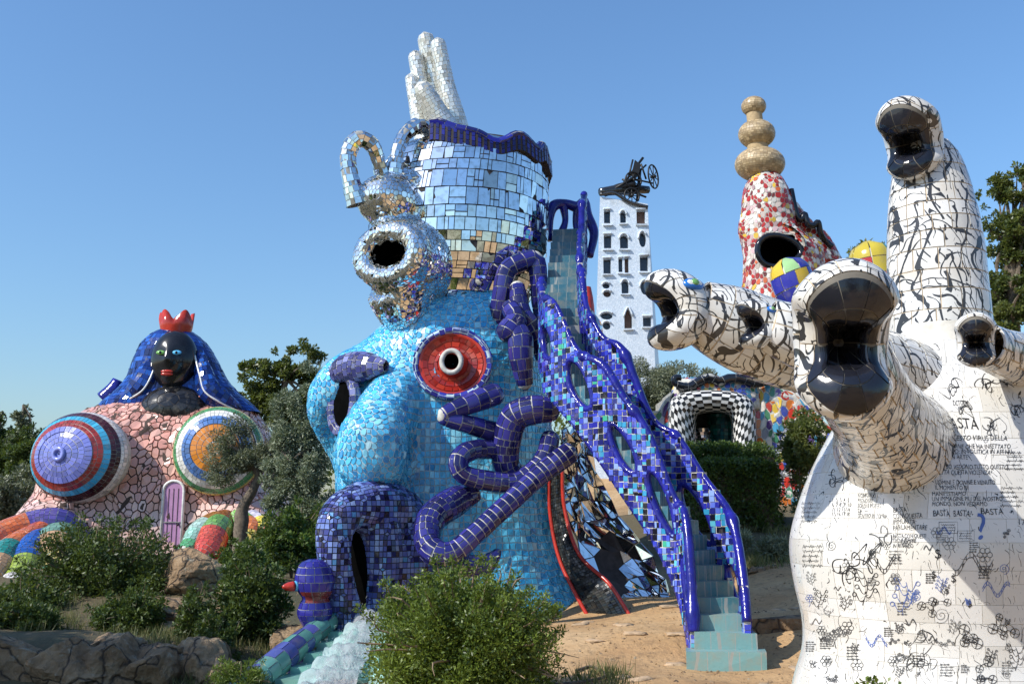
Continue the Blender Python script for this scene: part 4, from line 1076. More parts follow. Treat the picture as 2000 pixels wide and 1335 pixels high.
    toe([(155, 1045, 28.9), (115, 1022, 28.6), (60, 1030, 28.4), (-10, 1060, 27.8)], [.34, .42, .45, .5], [(80, 76, 150), (92, 80, 150), (196, 104, 60), (190, 100, 70)], 'paw_band')
    toe([(440, 1020, 28.9), (420, 1040, 28.0), (405, 1075, 27.3), (395, 1088, 27.0)], [.38, .42, .40, .28], [(150, 90, 50), (110, 160, 90), (196, 84, 70), (200, 80, 70)])
    toe([(425, 1020, 28.6), (395, 1040, 28.0), (375, 1065, 27.4), (362, 1078, 27.0)], [.34, .38, .3, .22], [(160, 110, 60), (170, 200, 190), (150, 196, 180), (90, 160, 110)])
    toe([(465, 1015, 28.9), (490, 1040, 28.2), (478, 1075, 27.5), (460, 1092, 27.0)], [.34, .36, .28, .2], [(120, 170, 90), (206, 120, 70), (216, 190, 90), (206, 110, 100)])
    toe([(490, 1015, 28.9), (512, 1030, 28.4), (522, 1052, 27.8)], [.3, .3, .22], [(200, 196, 214), (214, 196, 80), (200, 110, 90)])
M['black_face'] = plain('black_polished_face', (.012, .012, .014), .14, var=.3, bump=.03)
M['grout_umber'] = plain('umber_grout', (.07, .045, .035), .85)
M['grout_navy'] = plain('navy_grout', (.03, .05, .12), .7)
M['white_glaze_plain'] = plain('white_edge_glaze', (.75, .75, .72), .25)
build_pink()

# ------------------------------------------------------------------ white many-headed sculpture
def build_white():
    HY = 9.4
    root = thing('white_serpent_sculpture', 'tall white tiled sculpture with black brush drawings and five gaping serpent heads, beside the path', 'sculpture', [*W(1850, 1400, HY)[:2], gz(*W(1850, 1400, HY)[:2]) - .05])
    white = palette([(.66, .645, .60), (.69, .68, .645), (.62, .60, .55), (.71, .70, .67)], None, .03)
    black = palette([(.010, .011, .016), (.014, .015, .022)], None, .1)
    body = Loft(lrows([(640, 1760, 1915, .40), (720, 1722, 1985, .58), (790, 1665, 2055, .80), (860, 1622, 2095, .98), (940, 1585, 2115, 1.12), (1010, 1562, 2130, 1.2), (1070, 1553, 2135, 1.24), (1140, 1562, 2130, 1.2), (1210, 1577, 2125, 1.15), (1270, 1578, 2125, 1.15), (1340, 1560, 2145, 1.22), (1450, 1540, 2160, 1.3), (1560, 1530, 2180, 1.35)], HY, 1.2), 2.15)
    P, F = body.grid(90, 80); bo = obj('body', P, F, M['grout_stone'], root, True, occ=True)
    job(root, bo, 'panel_tile', M['doodle'], tiles_grid(body, split_cells(bricks(body, .24, .27, .35, 0, .96, .3), .35), .0022, .004, white, 4))
    def neck(q, r, th=.20, tw=.19, nm='neck'):
        T = Tube([W(*p) for p in q], r); g = T.grid(26, 60); o = obj(nm, *g, M['grout_brown'], root, True, occ=True)
        job(root, o, 'neck_tile', M['ink'], tiles_grid(T, bricks(T, th, tw, .22, 0, 1), .006, .007, white, 4)); return T
    class Head(Surf):
        """blunt snout with an open mouth: outer skin, rolled lips, throat"""
        sign = -1.0
        PR = np.array([(-.15, .62), (.10, .90), (.36, 1.10), (.62, 1.15), (.84, 1.06), (.97, .90), (1.0, .74), (.93, .60), (.70, .52), (.35, .44), (.02, .05)])
        PU = np.array([(-.15, .62), (.08, .98), (.34, 1.22), (.62, 1.30), (.86, 1.24), (1.01, 1.05), (1.06, .82), (.99, .60), (.72, .50), (.35, .42), (.02, .05)])
        def __init__(s, c, f, u, L, w, hu, hl, pinch, tuck):
            s.c = np.asarray(c, float); s.f = nrm(f); s.u = nrm(np.asarray(u, float) - s.f * (np.asarray(u, float) @ s.f)); s.r = np.cross(s.f, s.u)
            s.L, s.w, s.hu, s.hl, s.pinch, s.tuck = L, w, hu, hl, pinch, tuck; s.dome = False
        def S(s, u, v):
            a = np.asarray(u) * 2 * math.pi; c, sn = np.cos(a), np.sin(a); bl = (np.clip(sn, 0, 1) ** .7)[..., None] if s.dome else 0.0; q = cr(s.PR, v) * (1 - bl) + cr(s.PU, v) * bl
            side = np.abs(c) ** 3
            F = s.L * (1 - s.tuck * side) * np.where(sn < 0, .96, 1.0)
            k = 1 - s.pinch * np.exp(-((np.abs(c) - 1) / .12) ** 2) * np.clip(q[..., 0] * 1.3, 0, 1)
            h = np.where(sn > 0, s.hu, s.hl)
            ax = np.where(q[..., 0] > 0, q[..., 0] * F, q[..., 0] * s.L)
            drop = -.10 * s.L * np.clip(q[..., 0], 0, 1) * (sn < 0)
            inner = np.clip((np.asarray(v) - .50) / .22, 0, 1); rr = q[..., 1] * (1 - .42 * inner * sn * sn)
            return s.c + ax[..., None] * s.f + (rr * k * c * s.w)[..., None] * s.r + (rr * sn * h * (1 + .10 * np.clip(q[..., 0], 0, 1) * (sn > 0)) + drop * np.abs(sn))[..., None] * s.u
    def head(c, f, u, L, w, hu, hl, pinch=.25, tuck=.45, eyes=True, tile=.16, lip=.44, dome=False):
        c = np.asarray(c, float); H = Head(c, f, u, L, w, hu, hl, pinch, tuck); H.dome = dome; up = (lambda u0: .055 if dome and 0 < (u0 % 1) + 1e-6 < .5 else 0.0)
        h = thing('head', '', '', c); h.parent = root; h.location = Vector(c - origin(root))
        o = obj('skull', *H.grid(56, 60, 0, .46), M['grout_brown'], h, True, occ=True)
        m = obj('mouth', *H.grid(56, 60, .46, 1), M['grout_lip'], h, True, occ=True)
        n1 = max(10, round(2 * math.pi * w * 1.1 / tile)); ev = [0, .14, .28, lip + .015]
        job(root, o, 'jaw_tile', M['ink'], tiles_grid(H, [(i / n1 + .02 * (j % 2), (i + 1) / n1 + .02 * (j % 2), ev[j], ev[j + 1]) for j in range(3) for i in range(n1)] + [(i / n1, (i + 1) / n1, lip + .012, lip + up((i + .5) / n1) - .004) for i in range(n1) if up((i + .5) / n1)], .005, .008, white, 5))
        n2 = max(8, round(2 * math.pi * w / (tile * 1.25))); ev = [lip + .02, .64, .78, .985]
        job(root, m, 'lip_tile', M['glaze_black'], tiles_grid(H, [(i / n2, (i + 1) / n2, ev[j] + (up((i + .5) / n2) if j == 0 else 0), ev[j + 1]) for j in range(3) for i in range(n2)], .005, .008, black, 5))
        if eyes:
            for uu in (.09, .41):
                e = H.S(np.array(uu), np.array(.24)); d = H.normal(np.array(uu), np.array(.24)); R = .22 * hu; zz = nrm(H.u - d * (H.u @ d))
                eo = obj('eye', *Ell(e, d, zz, .12 * hu, R * 1.5, R * .9).grid(18, 10), M['eye_blue'], h, True)
                obj('eye_white', *Ell(e + d * .07 * hu, d, zz, .05 * hu, R * 1.15, R * .60).grid(16, 8), M['white_glaze_plain'], eo, True)
                obj('iris', *Ell(e + d * .11 * hu, d, zz, .06 * hu, R * .55, R * .5).grid(14, 8), M['eye_green'], eo, True)
        return h
    # tall neck and its head
    neck([(1850, 790, 9.5), (1838, 680, 9.5), (1832, 580, 9.5), (1826, 480, 9.5), (1818, 390, 9.5), (1812, 325, 9.5), (1806, 285, 9.5)], [.62, .49, .46, .44, .39, .32, .22], .19, .20)
    head(W(1792, 278, 9.36), [-.62, -.70, -.34], [-.15, -.2, 1], .46, .28, .33, .27, .30, .42, False, .15, .44, True)
    # big head towards the viewer
    neck([(1748, 868, 8.75), (1738, 842, 8.35), (1704, 794, 7.75), (1664, 730, 7.15), (1644, 690, 6.95)], [.52, .42, .35, .32, .30], .17, .16)
    head(W(1636, 668, 6.95), [-.14, -.95, -.20], [0, -.2, 1], .56, .345, .41, .42, .40, .40, False, .17, .44, True)
    # long neck to the left with head in profile
    neck([(1790, 770, 9.3), (1700, 722, 9.0), (1600, 692, 8.7), (1500, 665, 8.5), (1420, 632, 8.4), (1360, 606, 8.35)], [.48, .39, .37, .36, .33, .26], .19, .17)
    head(W(1372, 612, 8.35), [-.97, -.20, .0], [-.02, 0, 1], .50, .26, .30, .255, .08, .42, True, .14, .52)
    neck([(1640, 700, 8.1), (1580, 668, 8.0), (1530, 645, 7.9), (1500, 636, 7.9)], [.28, .25, .23, .2], .17, .15)
    head(W(1505, 638, 7.9), [-.90, -.42, .0], [0, 0, 1], .30, .15, .165, .15, .1, .48, True, .10, .50)
    # small head on the far side, and the arms that run out of sight
    neck([(2060, 720, 9.0), (2010, 706, 8.7), (1960, 690, 8.3), (1918, 672, 8.0)], [.34, .25, .2, .18], .17, .16)
    head(W(1905, 668, 8.0), [-.40, -.90, -.15], [0, -.1, 1], .25, .15, .17, .16, .35, .45, False, .10, .44, True)
    neck([(1900, 800, 9.2), (2000, 760, 8.9), (2080, 700, 8.8), (2160, 640, 8.8)], [.40, .34, .3, .28], .18, .17)
    # lettering and small drawings fired on the body tiles
    bv = BVHTree.FromPolygons([Vector(v) for v in P], F)
    def onto(X, Yp, fs, mat, nm):
        pts = []
        for a, b in zip(X, Yp):
            d = nrm(W(a, b, 5) - EYE); h = bv.ray_cast(Vector(EYE), Vector(d), 30)
            if h[0] is None: return
            pts.append(np.array(h[0]) + np.array(h[1]) * .0075 * (1 if np.dot(np.array(h[1]), d) < 0 else -1))
        obj(nm, pts, fs, M[mat], bo)
    def letters(txt, px, py, hpx, mat='print', width=None):
        cu = bpy.data.curves.new('t', 'FONT'); cu.body = txt; cu.size = 1.0; cu.space_line = .82; cu.resolution_u = 3
        o = bpy.data.objects.new('t', cu); COL.objects.link(o)
        dg = bpy.context.evaluated_depsgraph_get(); me = o.evaluated_get(dg).to_mesh()
        q = np.array([v.co[:] for v in me.vertices]); fs = [tuple(p.vertices) for p in me.polygons]
        o.evaluated_get(dg).to_mesh_clear(); bpy.data.objects.remove(o)
        wob = hpx * .05 * np.sin(q[:, 0] * 1.7 + py)
        if width: q[:, 0] *= width / (q[:, 0].max() * hpx)
        onto(px + q[:, 0] * hpx * .98 + hpx * .06 * np.sin(q[:, 1] * 5 + q[:, 0]), py - q[:, 1] * hpx + wob, fs, mat, 'inscription')
    def ribbon(p, w):
        p = np.asarray(p, float); t = nrm(np.gradient(p, axis=0)); n = np.stack([-t[:, 1], t[:, 0]], 1); k = len(p)
        w = w * (.55 + .6 * np.abs(np.sin(np.linspace(0, 5, k) + RNG.random() * 6)))[:, None]
        return np.vstack([p + n * w / 2, p - n * w / 2]), [(i, i + 1, k + i + 1, k + i) for i in range(k - 1)]
    def drawing(kind, px, py, s, w=1.6, mat='print'):
        t = np.linspace(0, 1, 34); L = []; tw = 2 * math.pi; a0 = RNG.random() * 6
        if kind == 'spiral': L.append(np.stack([s * t * np.cos(a0 + t * tw * 2.3), s * t * np.sin(a0 + t * tw * 2.3)], 1))
        elif kind == 'flower':
            for k in range(6): c = .62 * s * np.array([math.cos(k * tw / 6), math.sin(k * tw / 6)]); L.append(c + .34 * s * np.stack([np.cos(t * tw), np.sin(t * tw)], 1))
            L.append(.26 * s * np.stack([np.cos(t * tw), np.sin(t * tw)], 1)); L.append(np.stack([.2 * s * np.sin(t * 4), s * (.9 + 1.3 * t)], 1))
        elif kind == 'snake':
            c = np.stack([s * (t * 2 - 1), .45 * s * np.sin(t * tw * 1.4 + a0)], 1); L += [c + [0, .12 * s], c - [0, .12 * s]]
            L += [np.array([c[i] + [0, .12 * s], c[i], c[i] - [0, .12 * s]]) for i in range(2, 33, 3)]
        elif kind == 'branch':
            L.append(np.stack([.15 * s * np.sin(t * 5 + a0), s * (1 - 2 * t)], 1))
            for k in range(7): q = L[0][6 + 4 * k]; sg = 1 if k % 2 else -1; u = t[:16] * 2; L.append(q + np.stack([sg * .6 * s * u, -.35 * s * u + .25 * s * np.sin(u * 4)], 1)); L.append(q + [sg * .62 * s, -.33 * s] + .13 * s * np.stack([np.cos(t * tw), np.sin(t * tw)], 1))
        elif kind == 'chain':
            p = np.array([0.0, 0.0])
            for k in range(5): r = s * RNG.uniform(.18, .34); L.append(p + r * np.stack([np.cos(t * tw), np.sin(t * tw)], 1)); L += [p + r * np.array([[-math.cos(a), -math.sin(a)], [0, 0], [math.cos(a), math.sin(a)]]) for a in (0.4, 1.9)]; q = p + nrm(RNG.normal(0, 1, 2)) * s * .75; L.append(p + (q - p) * t[:, None] + .08 * s * np.stack([np.sin(t * 6), np.cos(t * 6)], 1)); p = q
        elif kind == 'scroll':
            for k in range(5): L.append(RNG.normal(0, .35 * s, 2) + s * np.stack([.7 * t * np.cos(a0 + k + t * 4), .5 * np.sin(a0 * k + t * 5) * (1 - .4 * t)], 1))
        elif kind == 'box':
            L.append(s * np.array([[-1, -.6], [1, -.62], [1.02, .6], [-.98, .62], [-1, -.6]])); L += [np.stack([s * (-.8 + 1.5 * t), s * (y + .05 * np.sin(t * 40 + y * 9))], 1) for y in (-.3, 0, .3)]
        elif kind == 'script': L += [np.stack([s * (-1 + RNG.uniform(1.3, 2) * t), s * (y + .09 * np.sin(t * 55 + y * 7) * (1 + np.sin(t * 17)))], 1) for y in np.arange(-.8, .9, .4)]
        V, F, n = [], [], 0
        for c in L:
            v, f = ribbon(c, w); V.append(v); F += [tuple(i + n for i in q) for q in f]; n += len(v)
        V = np.vstack(V); onto(px + V[:, 0], py + V[:, 1], F, mat, 'drawing')
    letters('OCTOBRE\n     1995', 1860, 792, 14, width=32)
    letters('BASTA', 1840, 838, 30, width=72)
    letters('CON QUESTO VIRUS DELLA', 1820, 860, 14, width=150)
    letters('CORRUZIONE CHE HA INFETTATO\nDEL TUTTO: IN POLITICA IN AFFARI\nANCHE IN ARTE', 1820, 876, 12.5, width=158)
    letters('QUANDO VEDONO TUTTO QUESTO\nE TUTTA QUESTA VIOLENZA?', 1820, 916, 13, width=150)
    letters('UOMINI E DONNE E VENUTO\nIL MOMENTO DI', 1826, 946, 12.5, width=120)
    letters('MANIFESTIAMO\nUN IMMAGINE PIU DEL NOSTRO\nMONDO. NON VEDIAMO', 1820, 968, 12, width=140)
    letters('BASTA  BASTA!', 1822, 1008, 17, width=76); letters('BASTA', 1914, 1004, 17, width=46)
    letters('BASTA\nCON QUESTA\nIMMUNITA\nPARLAMENTARE', 1744, 1000, 14, width=68)
    letters('BASTA CON QUESTI\nTRENI SEMPRE\nIN RITARDO', 1744, 1050, 11.5, width=66)
    letters('NON SI PUO\nPRENDERE\nSOLDI E POTERE\nDA\nDENTRO IN TOMBA', 1676, 972, 12, width=58)
    letters('1  2  3  4  5\n6  7  8  9  10\n11 12 13 14\n15 16 17 18', 1626, 980, 11, width=38)
    letters('17', 1986, 1024, 16)
    for x, y, s in ((1744, 930, 16), (1764, 952, 20), (1782, 934, 26), (1752, 965, 15), (1800, 960, 18), (1772, 978, 14), (1796, 908, 16), (1744, 982, 14)): letters('?', x, y, s)
    letters('?', 1902, 1052, 74, 'print_blue')
    for x, y, s in ((1824, 1088, 26), (1818, 1128, 20), (1856, 1136, 20), (1845, 1158, 15), (1888, 1184, 18)): letters('$', x, y, s)
    for kind, x, y, sz, w, mt in (('script', 1590, 940, 26, 1.0, 'print'), ('script', 1588, 1000, 24, 1.0, 'print'), ('script', 1592, 1085, 26, 1.3, 'print'), ('scroll', 1640, 935, 26, 2.0, 'print'), ('scroll', 1705, 935, 28, 1.6, 'print'), ('scroll', 1690, 1090, 40, 3.2, 'print'), ('scroll', 1660, 1120, 40, 3.0, 'print'), ('snake', 1725, 1100, 36, 2.2, 'print'), ('scroll', 1715, 1060, 34, 3.4, 'print'),
            ('branch', 1690, 1150, 34, 2.2, 'print'), ('branch', 1768, 1168, 36, 2.0, 'print_blue'), ('chain', 1850, 1175, 34, 1.6, 'print'), ('snake', 1900, 1100, 44, 1.8, 'print'), ('snake', 1945, 1150, 30, 1.8, 'print_blue'), ('spiral', 1838, 1200, 18, 1.4, 'print'), ('spiral', 1960, 1110, 12, 1.6, 'print_blue'), ('box', 1852, 1030, 20, 1.3, 'print'), ('box', 1886, 1046, 18, 1.2, 'print'), ('box', 1840, 1052, 12, 1.2, 'print'),
            ('flower', 1655, 1225, 15, 1.6, 'print'), ('flower', 1615, 1290, 13, 1.6, 'print'), ('flower', 1675, 1298, 14, 1.4, 'print'), ('snake', 1712, 1250, 24, 1.8, 'print_blue'), ('flower', 1745, 1290, 12, 1.6, 'print'), ('scroll', 1800, 1245, 34, 1.8, 'print'), ('scroll', 1785, 1300, 36, 1.8, 'print'), ('scroll', 1812, 1305, 30, 1.6, 'print'), ('chain', 1900, 1245, 36, 2.0, 'print'), ('chain', 1960, 1240, 38, 2.0, 'print'), ('chain', 1930, 1290, 34, 1.8, 'print'), ('spiral', 1760, 1230, 10, 1.6, 'print'),
            ('branch', 1602, 1170, 20, 1.6, 'print'), ('spiral', 1625, 1065, 12, 1.4, 'print'), ('flower', 1606, 1230, 11, 1.4, 'print'), ('script', 1975, 970, 24, 1.5, 'print'), ('script', 1985, 900, 22, 1.5, 'print'), ('scroll', 1890, 800, 22, 2.2, 'print'), ('scroll', 1940, 830, 26, 2.4, 'print'), ('scroll', 1985, 800, 26, 2.4, 'print'), ('scroll', 1860, 760, 26, 2.4, 'print'), ('scroll', 1930, 760, 28, 2.6, 'print'), ('branch', 1985, 1285, 26, 1.8, 'print')):
        drawing(kind, x, y, sz * .9, w * .62, mt)
    kinds = ['scroll', 'spiral', 'script', 'branch', 'chain', 'snake', 'flower', 'script']
    for k in range(64):
        x, y = RNG.uniform(1575, 1995), RNG.uniform(1030, 1330)
        drawing(kinds[RNG.integers(8)], x, y, RNG.uniform(6, 15), RNG.uniform(.7, 1.3), 'print_blue' if RNG.random() < .12 else 'print_grey')
M['doodle'] = ink_glaze('white_glaze_drawn', 5.5, .012, .58, .5)
M['print_grey'] = plain('faded_print', (.09, .09, .09), .4, var=.5, bump=0)
M['glaze_black'] = glaze('black_lip_glaze', .10, .05, (.1, .1, .1))
M['grout_lip'] = plain('lip_grout', (.16, .145, .12), .9)
M['grout_stone'] = plain('stone_grout', (.60, .56, .48), .9)
M['eye_blue'] = plain('blue_eye_glaze', lin(40, 110, 190), .15)
M['eye_green'] = plain('green_eye_glaze', lin(110, 160, 90), .15)
build_white()

# ------------------------------------------------------------------ pale tower with windows and scrap machine
def build_tower():
    TY = 50.0
    bl, br = W(1160, 760, TY), W(1282, 760, TY); tl, tr = W(1172, 384, TY), W(1265, 398, TY)
    root = thing('pale_tower', 'tall pale blue mosaic tower with rows of odd small windows behind the staircase', 'building', [(bl[0] + br[0]) / 2, TY, gz((bl[0] + br[0]) / 2, TY) - .1])
    zb = root.location[2]; k = (bl[2] - zb) / (tl[2] - bl[2]); dl = (bl - tl) * k; bl2, br2 = bl + dl, br + (br - tr) * k
    bl2[2] = br2[2] = zb; bl2[1] = br2[1] = TY
    sd = np.array([.75, 2.6, 0])
    V = np.array([bl2, br2, br2 + sd, bl2 + sd, tl, tr, tr + sd * .8 + [-.3, 0, .2], tl + sd * .8])
    F = [(0, 1, 5, 4), (1, 2, 6, 5), (2, 3, 7, 6), (3, 0, 4, 7), (4, 5, 6, 7), (3, 2, 1, 0)]
    # openings, cut through the front skin
    wins = [(1186, 424, 11, 26, 'r'), (1217, 424, 10, 22, 'a'), (1252, 424, 15, 26, 'r'), (1187, 472, 13, 26, 'r'), (1219, 472, 14, 26, 'a'), (1255, 468, 12, 28, 'o'),
            (1186, 520, 13, 28, 'r'), (1212, 518, 7, 26, 'r'), (1224, 518, 7, 28, 'r'), (1258, 515, 14, 28, 'r'), (1184, 558, 12, 11, 'o'), (1186, 574, 13, 12, 'o'), (1221, 560, 12, 24, 'a'), (1261, 562, 17, 26, 'o'),
            (1185, 617, 20, 13, 'o'), (1185, 636, 13, 14, 'o'), (1227, 622, 13, 36, 'g'), (1264, 628, 14, 18, 'r')]
    me = bpy.data.meshes.new('tmp'); me.from_pydata([list(map(float, v)) for v in V], [], F); o = bpy.data.objects.new('tmp', me); COL.objects.link(o)
    cut = MB(); wl = []
    for px, py, w, h, kind in wins:
        c = W(px, py, TY); hw, hh = w / 2 / ppm(TY) * 1.2, h / 2 / ppm(TY) * 1.12
        if kind == 'r': pr = [(-hw, -hh), (hw, -hh), (hw * .94, hh), (-hw, hh * .95)]
        elif kind == 'o': pr = [(hw * math.cos(a), hh * math.sin(a)) for a in np.arange(12) * math.pi / 6]
        elif kind == 'a': pr = [(-hw, -hh), (hw, -hh)] + [(hw * math.cos(a), hh * .3 + hh * .7 * math.sin(a)) for a in np.linspace(0, math.pi, 7)]
        else: pr = [(-hw, -hh), (hw, -hh), (hw, hh * .2), (hw * .5, hh * .7), (0, hh), (-hw * .6, hh * .6), (-hw, hh * .1)]
        n = len(pr); A = np.array([c + [x, -.6, z] for x, z in pr]); B = A + [0, 1.05, 0]
        cut.add(np.vstack([A, B]), [tuple(range(n)), tuple(range(n, 2 * n))[::-1]] + [(i, n + i, n + (i + 1) % n, (i + 1) % n) for i in range(n)]); wl.append((c, pr))
    mc = bpy.data.meshes.new('tmpc'); mc.from_pydata(np.vstack(cut.V).tolist(), [], cut.F); oc = bpy.data.objects.new('tmpc', mc); COL.objects.link(oc)
    bm = o.modifiers.new('b', 'BOOLEAN'); bm.object = oc; bm.operation = 'DIFFERENCE'; bm.solver = 'EXACT'; bm.use_self = True
    dg = bpy.context.evaluated_depsgraph_get(); e = o.evaluated_get(dg); em = e.to_mesh()
    Vt = np.array([v.co[:] for v in em.vertices]); Ft = [tuple(p.vertices) for p in em.polygons]; e.to_mesh_clear()
    bpy.data.objects.remove(o); bpy.data.objects.remove(oc)
    wall = obj('wall', Vt, Ft, M['tower'], root, occ=True)
    glass = plain('dark_window_glass', (.03, .04, .06), .08); wood = plain('brown_shutter', (.14, .07, .045), .5)
    for i, (c, pr) in enumerate(wl):
        n = len(pr); q = [c + [x * 1.02, .32, z * 1.02] for x, z in pr]
        wo = obj('window', q, [tuple(range(n))], (wood if i in (2, 8, 11, 16) else glass), root)
        if pr[0][1] < 0 and n < 10:
            hw, hh = abs(pr[0][0]), abs(pr[0][1])
            MB().box(c + [0, -.02, -hh - .05], (hw + .07, .10, .04), jit=.01).build('sill', M['tower'], wo)
        hood = [c + [x * 1.18, -.05, z * 1.12 + .03] for x, z in sorted([p for p in pr if p[1] > 0], key=lambda t: t[0])]
        if len(hood) > 1: MB().tube(hood, .05, 6, 10).build('hood', M['tower'], wo, True)
    # broken mirror-edged top
    mb = MB(); rim = cr(np.array([tl + [0, -.05, .1], tl * .7 + tr * .3 + [0, -.1, .28], tl * .4 + tr * .6 + [0, -.1, -.08], tr + [0, -.05, -.2]]), np.linspace(0, 1, 20))
    mb.tube(rim, .10, 6); mb.tube([tl + [0, 0, .25], (tl + tr) / 2 + [.1, .5, .75], tr + [.2, 1, 1.1]], [.22, .32, .2], 8, 14); mb.build('broken_top', M['mirror_dark'], root, True)
    # scrap machine
    m = thing('scrap_machine', 'black iron scrap machine with spoked wheel leaning on top of pale tower', 'sculpture', W(1240, 385, TY + .4))
    Y = TY + .3
    b = MB(); b.tube([W(1180, 380, Y), W(1205, 368, Y), W(1240, 358, Y)], [.14, .24, .2], 8, 12); b.tube([W(1195, 372, Y - .2), W(1240, 345, Y - .2)], .07, 6); b.build('drum_body', M['iron'], m, True)
    b = MB()
    for p, q, r in (((1218, 358), (1256, 308), .07), ((1222, 360), (1262, 322), .05), ((1230, 385), (1240, 340), .09), ((1245, 392), (1250, 330), .09), ((1240, 350), (1275, 358), .05), ((1252, 320), (1262, 350), .05), ((1215, 350), (1262, 372), .06), ((1235, 375), (1262, 385), .06), ((1228, 345), (1236, 312), .05)): b.tube([W(*p, Y), W(*q, Y + .2)], r, 6)
    b.build('frame', M['iron'], m, True)
    b = MB(); b.add([W(1232, 345, Y), W(1240, 312, Y), W(1252, 322, Y), W(1246, 345, Y), W(1232, 345, Y + .06), W(1240, 312, Y + .06), W(1252, 322, Y + .06), W(1246, 345, Y + .06)], [(0,1,2,3), (7,6,5,4), (0,4,5,1), (1,5,6,2), (2,6,7,3), (3,7,4,0)]); b.build('plate', M['iron'], m)
    def wheel(px, py, r, tilt, Yw):
        c = W(px, py, Yw); x = nrm([math.cos(tilt), math.sin(tilt), 0]); z = np.array([0, 0, 1.0]); t = np.linspace(0, 2 * math.pi, 33)
        b = MB(); b.tube(c + np.outer(np.cos(t) * r, x) + np.outer(np.sin(t) * r, z), .045, 6, None, cap=False)
        for a in np.arange(8) * math.pi / 4: b.tube([c, c + (math.cos(a) * x + math.sin(a) * z) * r], .028, 5)
        b.tube([c - np.cross(x, z) * .15, c + np.cross(x, z) * .15], .08, 8); b.build('wheel', M['iron'], m, True)
    wheel(1276, 345, .62, 1.0, Y); wheel(1237, 352, .45, .3, Y - .1); wheel(1234, 382, .40, 0.2, Y - .3)
M['mirror_dark'] = plain('tarnished_mirror', (.10, .10, .10), .2, .8)
build_tower()

# ------------------------------------------------------------------ red, white and yellow mosaic tower with finial
def build_red():
    RY = 38.0
    root = thing('red_mosaic_tower', 'slim tower of red, white and yellow broken tiles with dark cave opening', 'building', [*W(1505, 930, RY)[:2], gz(*W(1505, 930, RY)[:2]) - .1])
    S = Loft(lrows([(338, 1478, 1515, .45), (350, 1462, 1526, .75), (375, 1453, 1540, .95), (420, 1449, 1548, 1.0), (450, 1443, 1552, 1.05), (470, 1449, 1575, 1.1), (500, 1452, 1600, 1.2), (560, 1450, 1605, 1.25), (620, 1448, 1600, 1.25), (720, 1446, 1600, 1.3), (960, 1440, 1610, 1.4)], RY, 1.1), 2.3, 0, .03)
    sp = Tube([W(1560, 500, 38.5), W(1600, 510, 38.8), W(1640, 560, 39)], [1.0, .8, .6]).grid(16, 10); P, F = S.grid(44, 50)
    sl = Tube([W(1540, 400, 38), W(1572, 445, 38.2), W(1600, 462, 38.4), (W(1628, 500, 38.6))], [.35, .4, .35, .3]).grid(14, 14)
    V, Q = remesh([(P, caps(P, F, 44)), (sp[0], caps(*sp, 16)), (sl[0], caps(*sl, 14))], .20, .4, 2)
    def cave(p): q = project(p); return ((q[0] - 1522) / 46) ** 2 + ((q[1] - 488) / 34) ** 2 < 1 and p[1] < RY
    Q = [f for f in Q if not cave(V[list(f)].mean(0))]
    o = obj('shaft', V, Q, M['grout_pale'], root, True, occ=True)
    cv, cf = crackle(V, Q)
    pal = palette([lin(176, 44, 36), lin(150, 34, 30), lin(222, 216, 206), lin(206, 190, 178), lin(216, 178, 58), lin(196, 96, 50), lin(190, 160, 160), lin(110, 40, 36)], [4, 2, 4, 2, 1.4, 1, 1.5, 1.2], .12)
    cc = W(1520, 492, RY - 1.2)
    job(root, o, 'broken_tile', M['glaze'], tiles_poly(cv, cf, .018, .02, pal, .06))
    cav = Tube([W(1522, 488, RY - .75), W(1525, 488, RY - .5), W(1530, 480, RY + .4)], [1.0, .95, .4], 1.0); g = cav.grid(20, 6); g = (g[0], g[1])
    obj('cave_opening', g[0], caps(*g, 20)[:-2] + [tuple(6 * 20 + j for j in range(20))], M['cavity_shade'], root, True)
    t = np.linspace(0, 2 * math.pi, 25); c = W(1522, 490, RY - 1.05)
    MB().tube(np.stack([c[0] + .84 * np.cos(t), np.full(25, c[1] - .02), c[2] + .60 * np.sin(t) * (1 - .25 * np.cos(t))], 1), .12, 8, None, cap=False).build('cave_rim', M['black_glaze'], root, True)
    crest = [W(*q) for q in ((1545, 370, 37.7), (1551, 400, 37.6), (1558, 425, 37.6), (1566, 428, 37.6), (1572, 418, 37.6), (1578, 438, 37.6), (1590, 440, 37.7), (1598, 434, 37.7), (1603, 455, 37.8), (1612, 470, 38), (1626, 482, 38))]
    MB().tube(crest, .12, 8, 60).build('crest', M['black_glaze'], root, True)
    fin = thing('stacked_finial', 'sand coloured finial of three stacked mosaic bulbs on top of red tower', 'sculpture', W(1490, 345, RY))
    for i, (px, py, rx, ry) in enumerate(((1484, 321, 50, 34), (1478, 262, 37, 29), (1472, 208, 25, 20))):
        E = Ell(W(px, py, RY), [.05, 0, 1], [0, 1, 0], ry / ppm(RY), rx / ppm(RY), rx / ppm(RY)); q = obj('bulb', *E.grid(32, 20), M['grout_sand'], fin, True, occ=True)
        job(fin, q, 'sand_tile', M['glaze_dull'], tiles_grid(E, bricks(E, .10, .13, .2), .006, .008, palette([lin(178, 156, 120), lin(196, 174, 136), lin(160, 138, 104)]), 1))
    for (a, b, r) in (((1481, 300), (1479, 280), 21), ((1475, 240), (1473, 222), 16)):
        T = Tube([W(*a, RY), W(*b, RY)], [r / ppm(RY)]); obj('bulb_neck', *T.grid(20, 4), M['grout_sand'], fin, True)
M['grout_sand'] = plain('sand_grout', lin(172, 150, 114), .85, var=.2)
build_red()

